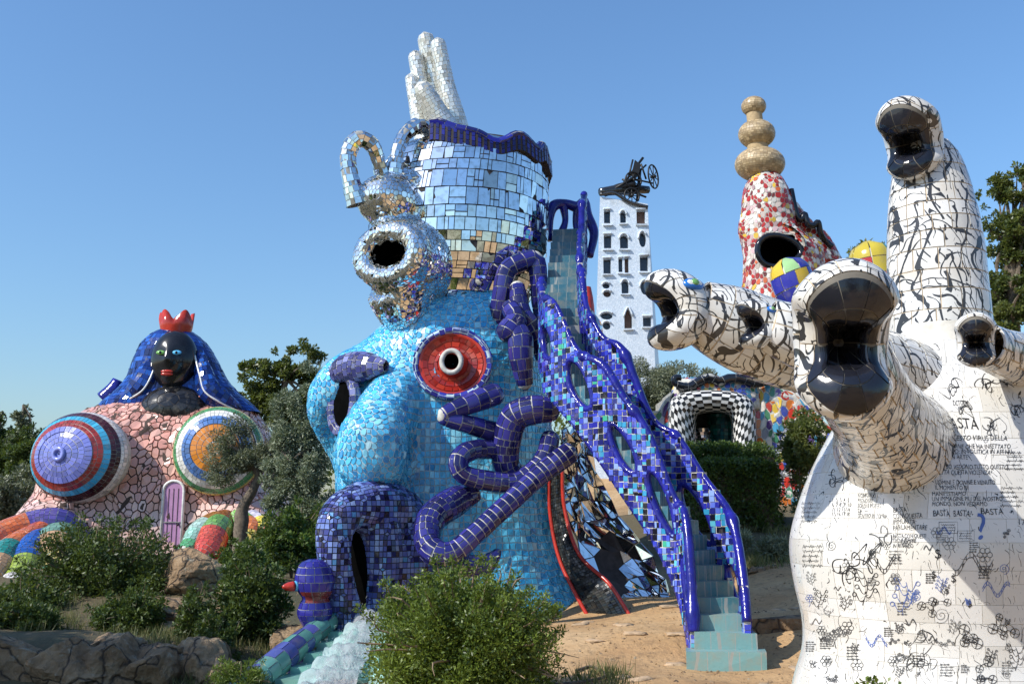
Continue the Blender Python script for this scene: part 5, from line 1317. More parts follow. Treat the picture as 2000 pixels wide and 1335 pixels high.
# ------------------------------------------------------------------ bright rounded shapes behind the white sculpture
def build_round():
    def capsule(nm, lab, q, r, cols, Y):
        P = [W(a, b, Y) for a, b in q]; root = thing(nm, lab, 'sculpture', P[-1]); d = nrm(P[0] - P[1])
        T = Tube([P[0] + d * r[0] * .95, P[0] + d * r[0] * .8, P[0] + d * r[0] * .45] + P, [r[0] * .1, r[0] * .6, r[0] * .9] + r); g = T.grid(20, 30); o = obj('body', *g, M['grout_pale'], root, True, occ=True)
        def col(c, n):
            k = int(((math.atan2(*(c - P[0])[[0, 2]]) + 7 + c[2] * .8) * 1.1) % len(cols)); return np.array(lin(*cols[k])) * (1 + RNG.normal(0, .05))
        job(root, o, 'tile', M['glaze'], tiles_grid(T, bricks(T, .24, .24, .1), .007, .01, col, 3))
    capsule('ball_topped_column', 'blue and yellow tiled ball behind big black gaping mouth', [(1545, 540), (1560, 575), (1620, 640), (1720, 760), (1800, 900), (1840, 1130)], [.30, .29, .26, .28, .3, .3], [(50, 56, 150), (56, 60, 160), (214, 180, 50), (150, 190, 130)], 14.5)
    capsule('yellow_tiled_arm', 'yellow and green tiled rounded arm beside the tall white neck', [(1700, 508), (1710, 560), (1740, 640), (1790, 760), (1830, 900), (1840, 1120)], [.28, .30, .30, .34, .36, .36], [(196, 176, 60), (190, 170, 56), (196, 176, 60), (52, 140, 110), (176, 50, 44)], 13.5)
    root = thing('red_figure', 'red glazed figure with a silver mosaic cone behind the upper staircase', 'sculpture', gpt(1118, 30))
    pts = [gpt(1118, 30), W(1150, 800, 30), W(1164, 745, 30), W(1156, 700, 30), W(1150, 655, 30), W(1146, 590, 30), W(1148, 560, 30)]
    T = Tube(pts, [.3, .34, .40, .3, .25, .22, .1]); obj('body', *T.grid(16, 24), M['red_glaze'], root, True, occ=True)
    C = Tube([W(1150, 648, 29.6), W(1158, 640, 29.6), W(1152, 612, 29.7), W(1150, 600, 29.7)], [.32, .30, .12, .02]); o = obj('cone', *C.grid(16, 8), M['grout_grey'], root, True)
    job(root, o, 'silver_chip', M['mirror'], tiles_grid(C, bricks(C, .08, .1), .006, .008, palette([(.85, .86, .84)]), 1, .06))
build_round()

# ------------------------------------------------------------------ checkered portal and mosaic garden wall
def build_portal():
    PY = 31.0
    mix = palette([lin(60, 76, 160), lin(206, 196, 182), lin(196, 110, 50), lin(176, 50, 40), lin(214, 180, 70), lin(64, 130, 160), lin(60, 120, 90), lin(150, 150, 160), lin(90, 60, 120)], [3, 3, 2, 1.6, 1.4, 2, 1.4, 1.4, 1], .12)
    def wallpiece(nm, lab, pts, top, thick=.35, cell=.17):
        """wall along ground points with a wavy top"""
        P = np.array([gpt(px, Y) for px, Y in pts]); zt = np.array(top)
        root = thing(nm, lab, 'wall', P[0] - [0, 0, .05]); n = max(6, int(np.linalg.norm(P[-1] - P[0]) / cell)); t = np.linspace(0, 1, n + 1); A = cr(P, t); H = cr(zt[:, None], t)[:, 0] + .08 * np.sin(t * 14)
        b = MB(); Vg, Fg = [], []
        m = 14
        for i in range(n + 1):
            for k in range(m + 1): Vg.append([A[i, 0], A[i, 1] - thick / 2 + RNG.normal(0, .03), A[i, 2] - .15 + (H[i] - A[i, 2] + .15) * k / m] + RNG.normal(0, .035, 3) * [1, .3, 1])
        Vg = np.array(Vg); Fg = [(i * (m + 1) + k, (i + 1) * (m + 1) + k, (i + 1) * (m + 1) + k + 1, i * (m + 1) + k + 1) for i in range(n) for k in range(m)]
        N = len(Vg); Vb = Vg + [0, thick, 0]
        F2 = Fg + [tuple(x + N for x in f[::-1]) for f in Fg] + [(i * (m + 1) + m, (i + 1) * (m + 1) + m, N + (i + 1) * (m + 1) + m, N + i * (m + 1) + m) for i in range(n)]
        w = obj('wall_face', np.vstack([Vg, Vb]), F2, M['grout_pale'], root, occ=True)
        cv, cf = crackle(Vg, Fg); job(root, w, 'tile', M['glaze'], tiles_poly(cv, cf, .014, .016, mix, .05))
        return root
    z = lambda py, Y: W(0, py, Y)[2]
    wallpiece('mosaic_wall', 'low wall of orange, red and white broken tiles at the olive side of checkered portal', [(1225, 31.5), (1265, 31.4), (1312, 31.3)], [z(842, 31.5), z(815, 31.4), z(772, 31.3)])
    wallpiece('mosaic_wall', 'blue and multicoloured broken tile wall between checkered portal and white sculpture', [(1470, 31.4), (1520, 31.2), (1580, 31.0), (1640, 30.5)], [z(742, 31.4), z(748, 31.2), z(790, 31), z(850, 30.5)])
    lint = thing('portal_header', 'multicoloured mosaic header with black wavy coping above checkered portal', 'wall', W(1390, 775, PY))
    b = Loft(lrows([(738, 1340, 1465, .2), (745, 1322, 1478, .4), (765, 1312, 1482, .5), (800, 1310, 1484, .5)], PY + .45, .5), 3.5); g = b.grid(40, 10); o = obj('header', g[0], caps(*g, 40), M['grout_pale'], lint, True, occ=True)
    V, Q = remesh([(g[0], caps(*g, 40))], .16, .3, 1); cv, cf = crackle(V, Q); job(lint, o, 'tile', M['glaze'], tiles_poly(cv, cf, .014, .03, mix, .05))
    cp = [W(*q, PY - .1) for q in ((1322, 752), (1345, 756), (1365, 745), (1385, 737), (1405, 745), (1425, 738), (1450, 740), (1478, 748), (1505, 742))]
    T = Tube(cp, [.13, .13, .14, .14, .13, .13, .13]); o = obj('coping', *T.grid(10, 60), M['grout_grey'], lint, True, occ=True); job(lint, o, 'coping_tile', M['glaze_blue'], tiles_grid(T, bricks(T, .3, .2), .008, .012, palette([(.012, .014, .02)]), 2))
    cu = Tube([W(1330, 752, PY - .1), W(1318, 748, PY - .1), W(1318, 738, PY - .1), W(1330, 737, PY - .1)], [.1]); obj('coping_curl', *cu.grid(10, 16), M['black_glaze'], lint, True)
    # checkered arch: a funnel of black and white squares round a doorway
    root = thing('checkered_portal', 'arched doorway lined with black and white checkered tiles behind clipped hedge', 'portal', gpt(1390, PY))
    def archp(l, r, top, Y, n=33):
        zb = gz(*W((l + r) / 2, 900, Y)[:2]) - .1; a = np.linspace(0, 1, n); xl, xr = W(l, 800, Y)[0], W(r, 800, Y)[0]; zt = W(0, top, Y)[2]
        hw, cx = (xr - xl) / 2, (xl + xr) / 2; zs = zt - hw * .55; out = []
        Ls = zs - zb; La = 1.35 * hw * 2; tot = 2 * Ls + La
        for q in a:
            d = q * tot
            if d < Ls: out.append((xl, Y, zb + d))
            elif d > Ls + La: out.append((xr, Y, zb + tot - d))
            else:
                th = math.pi * (1 - (d - Ls) / La); ex = .7
                c, s = math.cos(th), math.sin(th); out.append((cx + hw * math.copysign(abs(c) ** ex, c), Y, zs + hw * .55 * abs(s) ** ex))
        return np.array(out)
    rows = [archp(1304, 1476, 760, PY + .35), archp(1306, 1474, 762, PY - .25), archp(1316, 1466, 768, PY - .42), archp(1330, 1452, 780, PY - .45), archp(1343, 1440, 792, PY - .35), archp(1352, 1432, 800, PY - .05), archp(1356, 1429, 803, PY + .35), archp(1358, 1427, 804, PY + .8)]
    R = np.array(rows)
    class Fun(Surf):
        closed = False; sign = -1.0
        def S(s, u, v):
            v = np.clip(np.asarray(v), 0, 1); u = np.clip(np.asarray(u), 0, 1)
            fu = u * 32; i = np.clip(np.floor(fu).astype(int), 0, 31); f = (fu - i)[..., None]
            Rv = cr(R.reshape(len(R), -1), v).reshape(*v.shape, 33, 3)
            A = np.take_along_axis(Rv, i[..., None, None], axis=-2)[..., 0, :]; B = np.take_along_axis(Rv, (i + 1)[..., None, None], axis=-2)[..., 0, :]
            return A + (B - A) * f
        def circ(s, v): return 7.0
    Fu = Fun(); g = Fu.grid(64, 28); ar = obj('arch', *g, M['grout_grey'], root, True, occ=True)
    nu, nv = 48, 14; tl = []
    cells = [(i / nu, (i + 1) / nu, j / nv, (j + 1) / nv) for i in range(nu) for j in range(nv)]
    it = iter(range(len(cells))); par = [(i + j) % 2 for i in range(nu) for j in range(nv)]
    job(root, ar, 'white_square', M['glaze'], tiles_grid(Fu, [c for c, p in zip(cells, par) if p], .004, .008, palette([(.74, .73, .70)], None, .05), 1))
    job(root, ar, 'black_square', M['glaze'], tiles_grid(Fu, [c for c, p in zip(cells, par) if not p], .004, .008, palette([(.012, .012, .014)]), 1))
    # inside: teal tiled column and silver rough wall in a dim room
    c = gpt(1412, PY + 2.2); T = Tube([c, c + [0, 0, 1.2], c + [.1, 0, 3.0]], [.6, .55, .6]); o = obj('teal_column', *T.grid(20, 14), M['grout_dark'], root, True, occ=True)
    job(root, o, 'teal_tile', M['glaze'], tiles_grid(T, bricks(T, .12, .13), .006, .01, palette([lin(30, 110, 104), lin(40, 130, 120), lin(24, 90, 90)]), 1))
    b = MB(); xl, xr, zb, zt = W(1340, 800, PY)[0] - .3, W(1446, 800, PY)[0] + .3, gz(6.2, PY) - .1, W(0, 770, PY)[2]
    b.box([(xl + xr) / 2, PY + 3.6, (zb + zt) / 2], ((xr - xl) / 2, .1, (zt - zb) / 2)); b.box([xl - .1, PY + 2.2, (zb + zt) / 2], (.1, 1.3, (zt - zb) / 2)); b.box([xr + .1, PY + 2.2, (zb + zt) / 2], (.1, 1.3, (zt - zb) / 2)); b.box([(xl + xr) / 2, PY + 2.2, zt + .1], ((xr - xl) / 2, 1.3, .1))
    b.build('inner_room', M['grout_grey'], root, occ=True)
    T = Tube([gpt(1375, PY + 1.6), gpt(1372, PY + 1.6) + [0, 0, 1.2], gpt(1366, PY + 1.6) + [0, 0, 2.6]], [.42, .36, .3]); o = obj('silver_pillar', *T.grid(16, 12), M['grout_grey'], root, True)
    job(root, o, 'silver_chip', M['mirror'], tiles_grid(T, bricks(T, .1, .1), .005, .01, palette([(.8, .8, .8), (.6, .4, .4), (.7, .7, .8)]), 1, .2))
build_portal()

# ------------------------------------------------------------------ plants
M['dry_twig'] = plain('dry_twig', (.22, .16, .10), .9)
def leaves(n, clumps, size, spread, up=.3, aspect=2.2, out=None):
    """leaf blades in clumps; clumps: (centre, radius)"""
    C = np.array([c for c, _ in clumps]); R = np.array([r for _, r in clumps]); w = R ** 2; k = RNG.choice(len(C), n, p=w / w.sum())
    d = nrm(RNG.normal(0, 1, (n, 3))); rad = R[k] * RNG.random(n) ** .45
    p = C[k] + d * rad[:, None] * [1, 1, .85]
    ax = nrm(d * .9 + RNG.normal(0, spread, (n, 3)) + [0, 0, up]); b = nrm(np.cross(ax, RNG.normal(0, 1, (n, 3))))
    s = size * RNG.uniform(.65, 1.35, n)[:, None]
    nn = np.cross(ax, b) * s * .10
    V = np.stack([p, p + ax * s * .5 + b * s / aspect * .5 + nn, p + ax * s, p + ax * s * .5 - b * s / aspect * .5 + nn], 1).reshape(-1, 3)
    tint = np.clip(RNG.normal(.42, .24, n) + (RNG.random(len(C))[k] - .5) * .6, 0, 1) + (RNG.random(n) < .03) * .8
    F = np.arange(n * 4).reshape(-1, 4)
    return V, F, np.repeat(tint, 4)

def fast_leaf_mesh(nm, V, F, tint, mat, parent):
    V = V - origin(parent); me = bpy.data.meshes.new(nm); n = len(F)
    me.vertices.add(len(V)); me.vertices.foreach_set('co', V.astype(np.float32).ravel()); me.loops.add(n * 4); me.loops.foreach_set('vertex_index', F.astype(np.int32).ravel())
    me.polygons.add(n); me.polygons.foreach_set('loop_start', (np.arange(n) * 4).astype(np.int32)); me.update(calc_edges=True); me.validate()
    ca = me.color_attributes.new('col', 'FLOAT_COLOR', 'POINT'); c = np.ones((len(V), 4), np.float32); c[:, :3] = tint[:, None]; ca.data.foreach_set('color', c.ravel())
    me.materials.append(mat); o = bpy.data.objects.new(nm, me); COL.objects.link(o); o.parent = parent; return o

def clump_cloud(c, r, n, cr_, shell=.55, flat=0.0):
    out = []
    for _ in range(n):
        d = nrm(RNG.normal(0, 1, 3)); q = shell + (1 - shell) * RNG.random()
        if flat and d[2] < -flat: d[2] = -flat
        k = 1 + .16 * noise.noise(Vector(d * 2.3 + c))
        out.append((c + d * q * k * (np.array(r) - cr_ * .6), cr_ * RNG.uniform(.6, 1.25)))
    return out

def bush(nm, lab, cat, px0, px1, py0, py1, Y, n, mat, leaf, depth=None, clump=.20, nc=60, group=None, flat=.35, asp=2.2, spread=.7, stems=7):
    """rounded shrub that fills a pixel box at distance Y, standing on the ground"""
    c = W((px0 + px1) / 2, (py0 + py1) / 2, Y); rx = (px1 - px0) / 2 / ppm(Y); rz = (py1 - py0) / 2 / ppm(Y); ry = depth or rx
    g = float(gz(c[0], c[1])); root = thing(nm, lab, cat, [c[0], c[1], g], group)
    cl = clump_cloud(c, (rx, ry, rz), nc, clump * rx, .45, flat * 1.5)
    zmin = min(g + .05, c[2] - rz * .6)
    cl += [(np.array([c[0] + RNG.uniform(-.6, .6) * rx, c[1] + RNG.uniform(-.6, .6) * ry, RNG.uniform(g + .15, max(g + .3, c[2]))]), clump * rx) for _ in range(nc // 5)]
    sh = MB(); ns = max(6, nc // 4)
    for k in range(ns):
        d = nrm(RNG.normal(0, 1, 3) + [0, 0, .8]); d[2] = abs(d[2]); q = c + d * np.array([rx, ry, rz]) * RNG.uniform(.75, .95); e = q + (d + [0, 0, .6]) * RNG.uniform(.05, .17) * rx * .8 + RNG.normal(0, .03, 3)
        sh.tube([q - d * .2 * rx, q, e], [.010 * rx, .008 * rx, .003], 4, 5); cl += [(q * (1 - f) + e * f, .055 * rx) for f in (.3, .6, .9, 1.05)]
    for k in range(ns // 2):
        d = nrm(RNG.normal(0, 1, 3)); q = c + d * np.array([rx, ry, rz]) * .9; sh.tube([q - d * .35 * rx, q + RNG.normal(0, .05, 3), q + d * .12 * rx + RNG.normal(0, .06, 3)], [.012 * rx, .008 * rx, .003], 4, 5)
    sh.build('shoots', M['dry_twig'], root)['kind'] = 'stuff'
    V, F, t = leaves(n, cl, leaf, spread, .4, asp); fast_leaf_mesh('foliage', V, F, t, mat, root)
    b = MB()
    for k in range(stems):
        q = cl[k][0]; b.tube([[c[0] + RNG.normal(0, .06), c[1] + RNG.normal(0, .06), g - .05], (np.array([c[0], c[1], g]) + q) / 2 + RNG.normal(0, .08, 3), q], [.035 * rx, .02 * rx, .008], 5, 7)
    b.build('stem', M['twig'], root)['kind'] = 'stuff'
    return root

def tree(nm, lab, px, Y, trunk_px, crown, n, mat, leaf, rt=.16, limbs=6, clump=.22, nc=70, asp=3.0, group=None, shell=.35, spread=.7):
    """trunk along pixels, crown ellipses (px, py, half width, half height in pixels)"""
    g = gpt(px, Y); root = thing(nm, lab, 'tree', g, group)
    P = [g - [0, 0, .1]] + [W(a, b, Y) for a, b in trunk_px]
    V, F = tube_mesh(P, np.linspace(rt, rt * .45, 5), 9, 24); V = V + np.array([[noise.noise(Vector(v * 3)) * rt * .25, noise.noise(Vector(v * 3 + 9)) * rt * .25, 0] for v in V]); obj('trunk', V, F, M['bark'], root, True)
    cl = []
    for cx, cy, a, b in crown:
        c = W(cx, cy, Y); r = np.array([a, a * .9, b]) / ppm(Y); m = int(nc * a * b / sum(q[2] * q[3] for q in crown)) + 4; cl += clump_cloud(c, r, m, clump * r[0], shell)
    br = MB(); top = P[-1]
    for k in RNG.choice(len(cl), min(limbs * 3, len(cl)), replace=False):
        q = cl[k][0]; s = P[RNG.integers(max(1, len(P) - 2), len(P))]
        br.tube([s, s * .5 + q * .5 + RNG.normal(0, .12, 3) + [0, 0, .1], q], [rt * .38, rt * .2, rt * .05], 5, 8)
    br.build('branches', M['bark'], root)['kind'] = 'stuff'
    V, F, t = leaves(n, cl, leaf, spread, .15, asp); fast_leaf_mesh('crown', V, F, t, mat, root)
    return root

bush('round_bush', 'bright green rounded bush in front of the arched mouth', 'bush', 712, 1106, 1116, 1410, 10.6, 95000, M['leaf_bush'], .042, 1.05, .20, 210, asp=2.4)
tree('olive_tree', 'tall dense grey-green olive tree between pink figure and turquoise sculpture', 600, 25.0, [(598, 1040), (592, 960), (600, 880)], [(600, 800, 46, 90), (585, 900, 62, 90), (600, 1000, 62, 80), (570, 960, 50, 80), (615, 740, 34, 50), (642, 860, 36, 80), (560, 830, 48, 80), (540, 920, 40, 60)], 40000, M['leaf_grey'], .10, .16, 6, .26, 150, 4.0)
tree('oak_tree', 'yellowish green loose tree in the distance behind the olive tree', 545, 42.0, [(540, 900), (548, 800), (560, 740)], [(560, 720, 56, 42), (505, 735, 48, 34), (600, 690, 40, 34), (520, 775, 60, 34), (610, 740, 40, 40), (560, 800, 70, 44), (490, 800, 46, 40), (600, 790, 50, 50)], 26000, M['leaf_tree'], .15, .22, 8, .15, 190, 2.0, shell=.25)
tree('small_olive_tree', 'small olive tree with twisted bare trunk in front of the ringed boss', 478, 26.0, [(472, 1030), (474, 992), (492, 960), (506, 930), (500, 912)], [(455, 880, 62, 52), (500, 905, 60, 40), (430, 930, 46, 34), (530, 860, 46, 44), (470, 835, 44, 28)], 13000, M['leaf_olive'], .09, .20, 7, .26, 60, 4.0, shell=.3)
bush('dark_shrub', 'wide dark green shrub with upright shoots below the lilac door', 'shrub', 45, 372, 1025, 1235, 20.0, 34000, M['leaf_dark'], .075, 1.2, .20, 110, asp=2.2)
bush('dark_shrub', 'low dark shrub on the bank top beside the coloured paw', 'shrub', -40, 130, 1130, 1235, 18.5, 8000, M['leaf_dark'], .08, .7, .24, 50)
bush('dark_shrub', 'dark shrub tumbling over boulders beside the bulb fountain', 'shrub', 410, 570, 1080, 1310, 16.9, 16000, M['leaf_dark'], .075, .6, .22, 80)
bush('dark_shrub', 'green shrub at the foot of the tall olive tree', 'shrub', 500, 655, 980, 1120, 22.0, 12000, M['leaf_hedge'], .09, .9, .22, 60)
bush('dark_shrub', 'small shrub growing from the rock ledge below the wide shrub', 'shrub', 340, 440, 1140, 1280, 16.4, 6000, M['leaf_dark'], .06, .4, .24, 40)
bush('dark_shrub', 'shrub beside the red and yellow toes of the pink figure', 'shrub', 440, 560, 1040, 1130, 24.5, 7000, M['leaf_hedge'], .09, .9, .24, 40)
bush('dark_shrub', 'low weeds at the foot of the rock ledge near the cascade', 'shrub', 400, 540, 1290, 1370, 13.6, 6000, M['leaf_bush'], .05, .4, .22, 40, asp=4)
for lab, x0, x1, y0, y1, Y, mt in (('grey olive bush at the picture edge behind the pink figure', -60, 75, 900, 1060, 37, 'leaf_olive'), ('tall leafy dark bush behind the violet ringed boss', 10, 110, 830, 960, 44, 'leaf_dark'), ('round dark treetop at the far picture edge behind olive bush', -60, 45, 820, 950, 46, 'leaf_dark'), ('distant dark thicket between the boss and far treetop', 30, 140, 880, 1040, 40, 'leaf_tree')):
    bush('hillside_bush', lab, 'bush', x0, x1, y0, y1, Y, 14000, M[mt], .14, 1.5, .26, 50)
tree('slender_tree', 'thin wispy sapling rising above the bushes behind the pink figure', 45, 45.0, [(42, 900), (45, 830), (46, 790)], [(46, 815, 18, 34), (60, 860, 26, 26), (30, 870, 22, 24)], 2600, M['leaf_olive'], .20, .10, 5, .3, 24, 2.5, shell=.2)
tree('slender_tree', 'bare twiggy treetop just entering the picture behind the bushes', 0, 46.0, [(-2, 900), (0, 830), (2, 805)], [(2, 812, 12, 16), (-10, 850, 30, 40)], 1800, M['leaf_dark'], .2, .1, 4, .3, 20, 2.5, shell=.2)
tree('olive_tree', 'broad grey olive tree between staircase and checkered portal', 1270, 35.0, [(1268, 880), (1272, 830), (1270, 800)], [(1255, 755, 80, 62), (1330, 745, 66, 52), (1200, 765, 50, 50), (1290, 810, 90, 44), (1380, 735, 40, 30), (1200, 820, 60, 40)], 36000, M['leaf_olive'], .12, .2, 7, .22, 130, 4.0)
tree('oak_tree', 'small treetop peeking above the yellow arm behind tall neck', 1690, 44.0, [(1690, 700), (1690, 560)], [(1690, 490, 36, 20), (1665, 498, 16, 14), (1720, 510, 30, 30)], 2600, M['leaf_tree'], .2, .18, 5, .3, 24, 2.0, shell=.2)
tree('oak_tree', 'large dark leafy tree beside the tall white neck', 1985, 22.0, [(1990, 900), (1980, 640), (1975, 480)], [(1955, 370, 52, 60), (2010, 340, 50, 50), (1990, 480, 80, 80), (1985, 590, 84, 80), (2030, 420, 60, 90), (1930, 440, 26, 30)], 34000, M['leaf_tree'], .085, .2, 10, .13, 300, 2.0, shell=.15)
bush('portal_shrub', 'loose yellowish green shrub between the portal wall and white sculpture', 'shrub', 1520, 1625, 790, 960, 23.5, 12000, M['leaf_tree'], .09, .8, .26, 60, spread=.9)

bush('dark_shrub', 'spreading dark shrub between the wide shrub and the ledge boulders', 'shrub', 180, 330, 1150, 1262, 17.2, 13000, M['leaf_dark'], .065, .6, .22, 60)
bush('dark_shrub', 'mound of dark leaves over the ledge at the picture corner', 'shrub', -30, 120, 1175, 1275, 16.6, 11000, M['leaf_dark'], .065, .6, .22, 60)
bush('dark_shrub', 'dark shrub with pale leaf tips between ledge and bulb fountain', 'shrub', 360, 470, 1200, 1330, 15.6, 12000, M['leaf_dark'], .055, .45, .22, 60)
bush('dark_shrub', 'green shrub leaning on the tilted slab below the small olive tree', 'shrub', 400, 530, 1060, 1180, 20.5, 12000, M['leaf_hedge'], .075, .7, .22, 60)
# unseen trees: one added to shade the ledge, others behind the viewer for the mirrors
for lab, x, y, h, r in (('unseen tall tree added beyond the picture edge to shade the rock ledge', -12.4, 10.8, 5.2, 2.6), ('rounded tree behind the viewer on the uphill side', -7, -9, 4.5, 3.2), ('broad tree straight behind the viewer', 2, -14, 5, 4), ('dark tree behind the viewer beyond the white sculpture', 10, -8, 5, 3.5)):
    root = thing('unseen_tree', lab, 'tree', [x, y, float(gz(x, y))]); b0 = np.array(root.location)
    MB().tube([b0 - [0, 0, .2], b0 + [.1, 0, h * .5], b0 + [0, .1, h]], [.22, .17, .1], 8, 14).build('trunk', M['bark'], root, True)
    V, F, t = leaves(9000, clump_cloud(b0 + [0, 0, h], (r, r, r * .85), 60, .3 * r, .3), .24, .7, .2, 2.2); fast_leaf_mesh('crown', V, F, t, M['leaf_tree'], root)

# distant woodland that closes the view
cl = [(np.array([x, y, float(gz(x, y)) + RNG.uniform(.6, 4.6)]), RNG.uniform(1.2, 2.4)) for x, y in zip(RNG.uniform(-110, 120, 520), RNG.uniform(78, 104, 520))]
V, F, t = leaves(34000, cl, .55, .8, .2, 1.8); hold = thing('far_woodland', 'dark green woodland on the far slope', None, [0, 90, 0]); tag(hold, kind='stuff'); fast_leaf_mesh('woodland_leaves', V, F, t, M['leaf_tree'], hold)['kind'] = 'stuff'

# clipped hedges: box-like mass of small leaves
def hedge(lab, px0, px1, py0, py1, Y, depth, n):
    a, b = W(px0, py1, Y), W(px1, py0, Y); g = float(gz((a[0] + b[0]) / 2, Y)); root = thing('clipped_hedge', lab, 'hedge', [(a[0] + b[0]) / 2, Y + depth / 2, g])
    cl = []; zt = b[2]
    for _ in range(420):
        f = RNG.integers(3); x, y, z = RNG.uniform(a[0], b[0]), RNG.uniform(Y, Y + depth), RNG.uniform(g + .1, zt)
        if f == 0: z = zt
        elif f == 1: y = Y
        e = ((x - (a[0] + b[0]) / 2) / ((b[0] - a[0]) / 2)) ** 6
        z = min(z, zt - .25 * e) + RNG.normal(0, .02); cl.append((np.array([x, y + .15 * e, z]), RNG.uniform(.12, .20)))
    V, F, t = leaves(n, cl, .075, .8, .3, 2.0); fast_leaf_mesh('foliage', V, F, t, M['leaf_hedge'], root)
    q = MB(); q.box([(a[0] + b[0]) / 2, Y + depth / 2, (g + zt) / 2 - .1], ((b[0] - a[0]) / 2 - .12, depth / 2 - .1, (zt - g) / 2 - .15)); q.build('inner_twigs', M['twig'], root)
hedge('long clipped green hedge in front of checkered portal', 1282, 1524, 872, 1010, 25.0, 2.4, 36000)
hedge('short dark clipped hedge standing before the long hedge', 1358, 1520, 905, 1025, 23.6, 1.0, 22000)
for i, (lab, x0, x1, y0, y1, Y) in enumerate((('small grey cushion plant on the path edge under the hedges', 1480, 1550, 1045, 1095, 20.5), ('low grey plant in the shade between staircase and cushion plant', 1410, 1470, 1030, 1080, 21.5), ('little tuft beside the stone edging at the white sculpture', 1395, 1440, 1010, 1050, 22.5))):
    bush('cushion_plant', lab, 'plant', x0, x1, y0, y1, Y, 3000, M['leaf_grey'], .09, .4, .3, 24, asp=5, stems=4)
bush('leafy_sprig', 'bright little leaves at the foot of the white sculpture', 'plant', 1672, 1780, 1312, 1400, 7.3, 500, M['leaf_bush'], .045, .2, .3, 14, asp=1.6, stems=4)

# ------------------------------------------------------------------ rocks, edging stones, hose
def ico(sub=3):
    import bmesh
    bm = bmesh.new(); bmesh.ops.create_icosphere(bm, subdivisions=sub, radius=1.0); V = np.array([v.co[:] for v in bm.verts]); F = [tuple(v.index for v in f.verts) for f in bm.faces]; bm.free(); return V, F
ICO = ico(5); ICO2 = ico(2)
M['path_stone'] = plain('path_stone', (.44, .31, .19), .9, var=.35, scale=7, bump=.6, bd=.02)
M['dry_leaf'] = leaf_mat('dry_leaf', (.16, .09, .045), (.34, .22, .10), .8, .1)
M['grass'] = leaf_mat('grass_blade', (.05, .085, .02), (.26, .23, .10), .6, .3)
def rock(lab, px, py, Y, rx, ry, rz, seed, nm='boulder', group='boulders of the rock ledge'):
    c = W(px, py, Y); V = ICO[0].copy(); o = Vector((seed * 7.3, seed * 3.1, seed)); rg = np.random.default_rng(seed)
    N = nrm(rg.normal(0, 1, (13, 3))); D = rg.uniform(.62, 1.0, 13)
    dots = V @ N.T; r = np.min(np.where(dots > .05, D[None] / np.maximum(dots, .05), 9), axis=1); r = np.minimum(r, 1.15)
    for i, v in enumerate(V):
        q = Vector(v); V[i] = v * r[i] * (1 + .10 * noise.noise(q * 2.1 + o) + .05 * noise.noise(q * 6 + o) + .025 * noise.noise(q * 15 + o))
    R = rg.uniform(-.5, .5); cs, sn = math.cos(R), math.sin(R); V = V * [rx * 1.2, ry * 1.2, rz * 1.2]; V = V @ np.array([[cs, sn, 0], [-sn, cs, 0], [0, 0, 1]])
    return tag(obj(nm, V + c, ICO[1], M['rock'], None, False, occ=True), lab, 'rock', group)
for i, (lab, *q) in enumerate((('long low boulder at the outer end of the rock ledge', 30, 1326, 14.8, .85, .5, .52), ('broad square boulder in the middle of the rock ledge', 150, 1318, 14.7, .50, .5, .54), ('leaning boulder with a deep crack on its right in the ledge', 232, 1310, 14.9, .42, .45, .50),
        ('flat faced boulder under the small ledge shrub', 312, 1316, 15.0, .42, .45, .50), ('dark boulder at the end of the ledge towards the cascade', 385, 1330, 15.2, .40, .45, .47), ('large tilted slab below the red paw', 385, 1120, 20.0, .55, .6, .42), ('slanting slab under the large tilted slab', 310, 1205, 18.0, .50, .5, .26),
        ('small round stone beside the cascade weeds', 440, 1318, 14.2, .20, .22, .20), ('pale stone beside the foot of the bulb fountain', 575, 1255, 16.6, .28, .3, .25), ('thin stone lying against the slanting slab', 350, 1235, 17.4, .42, .4, .16), ('dark rock half hidden by the tumbling shrub', 470, 1190, 18.2, .5, .5, .4), ('flat brown stone topping the ledge under the corner leaves', 60, 1262, 15.6, .34, .4, .14), ('wedge shaped stone on the ledge below the spreading shrub', 200, 1262, 15.7, .26, .35, .15), ('rubble stone above the flat faced boulder', 330, 1268, 15.8, .22, .3, .14), ('low stone by the grey paw at the bank top', 70, 1210, 20.5, .5, .45, .2))):
    rock(lab, *q, seed=i + 1)
for i in range(9):
    px = 1438 + i * 15; rock('rough edging stone along the shaded path, ' + ('nearest the staircase', 'second from the staircase', 'third from the staircase', 'fourth from the staircase', 'in the middle of the row', 'fourth from the white sculpture', 'third from the white sculpture', 'second from the white sculpture', 'nearest the white sculpture')[i], px, 1118 - i * 1.2, 19.2 + .05 * i, .085, .10, .075, 40 + i, 'edging_stone', 'edging stones along the shaded path')
st = MB(); c = gpt(1520, 15.0); st.box(c + [0, 0, .02], (.55, .35, .10), jit=.03); tag(st.build('stone_step', M['rock']), 'rough low stone step between staircase and white sculpture', 'step')
hp = [gpt(1120, 12.2) + [0, 0, .03], gpt(1150, 12.6) + [0, 0, .03], gpt(1175, 11.7) + [0, 0, .03], gpt(1120, 11.3) + [0, 0, .03], gpt(1080, 11.2) + [0, 0, .04]]
tag(MB().tube(hp, .018, 7, 40).build('garden_hose', M['hose'] if 'hose' in M else M['bark'], None, True), 'grey hose lying on the earth beside the round bush', 'hose')

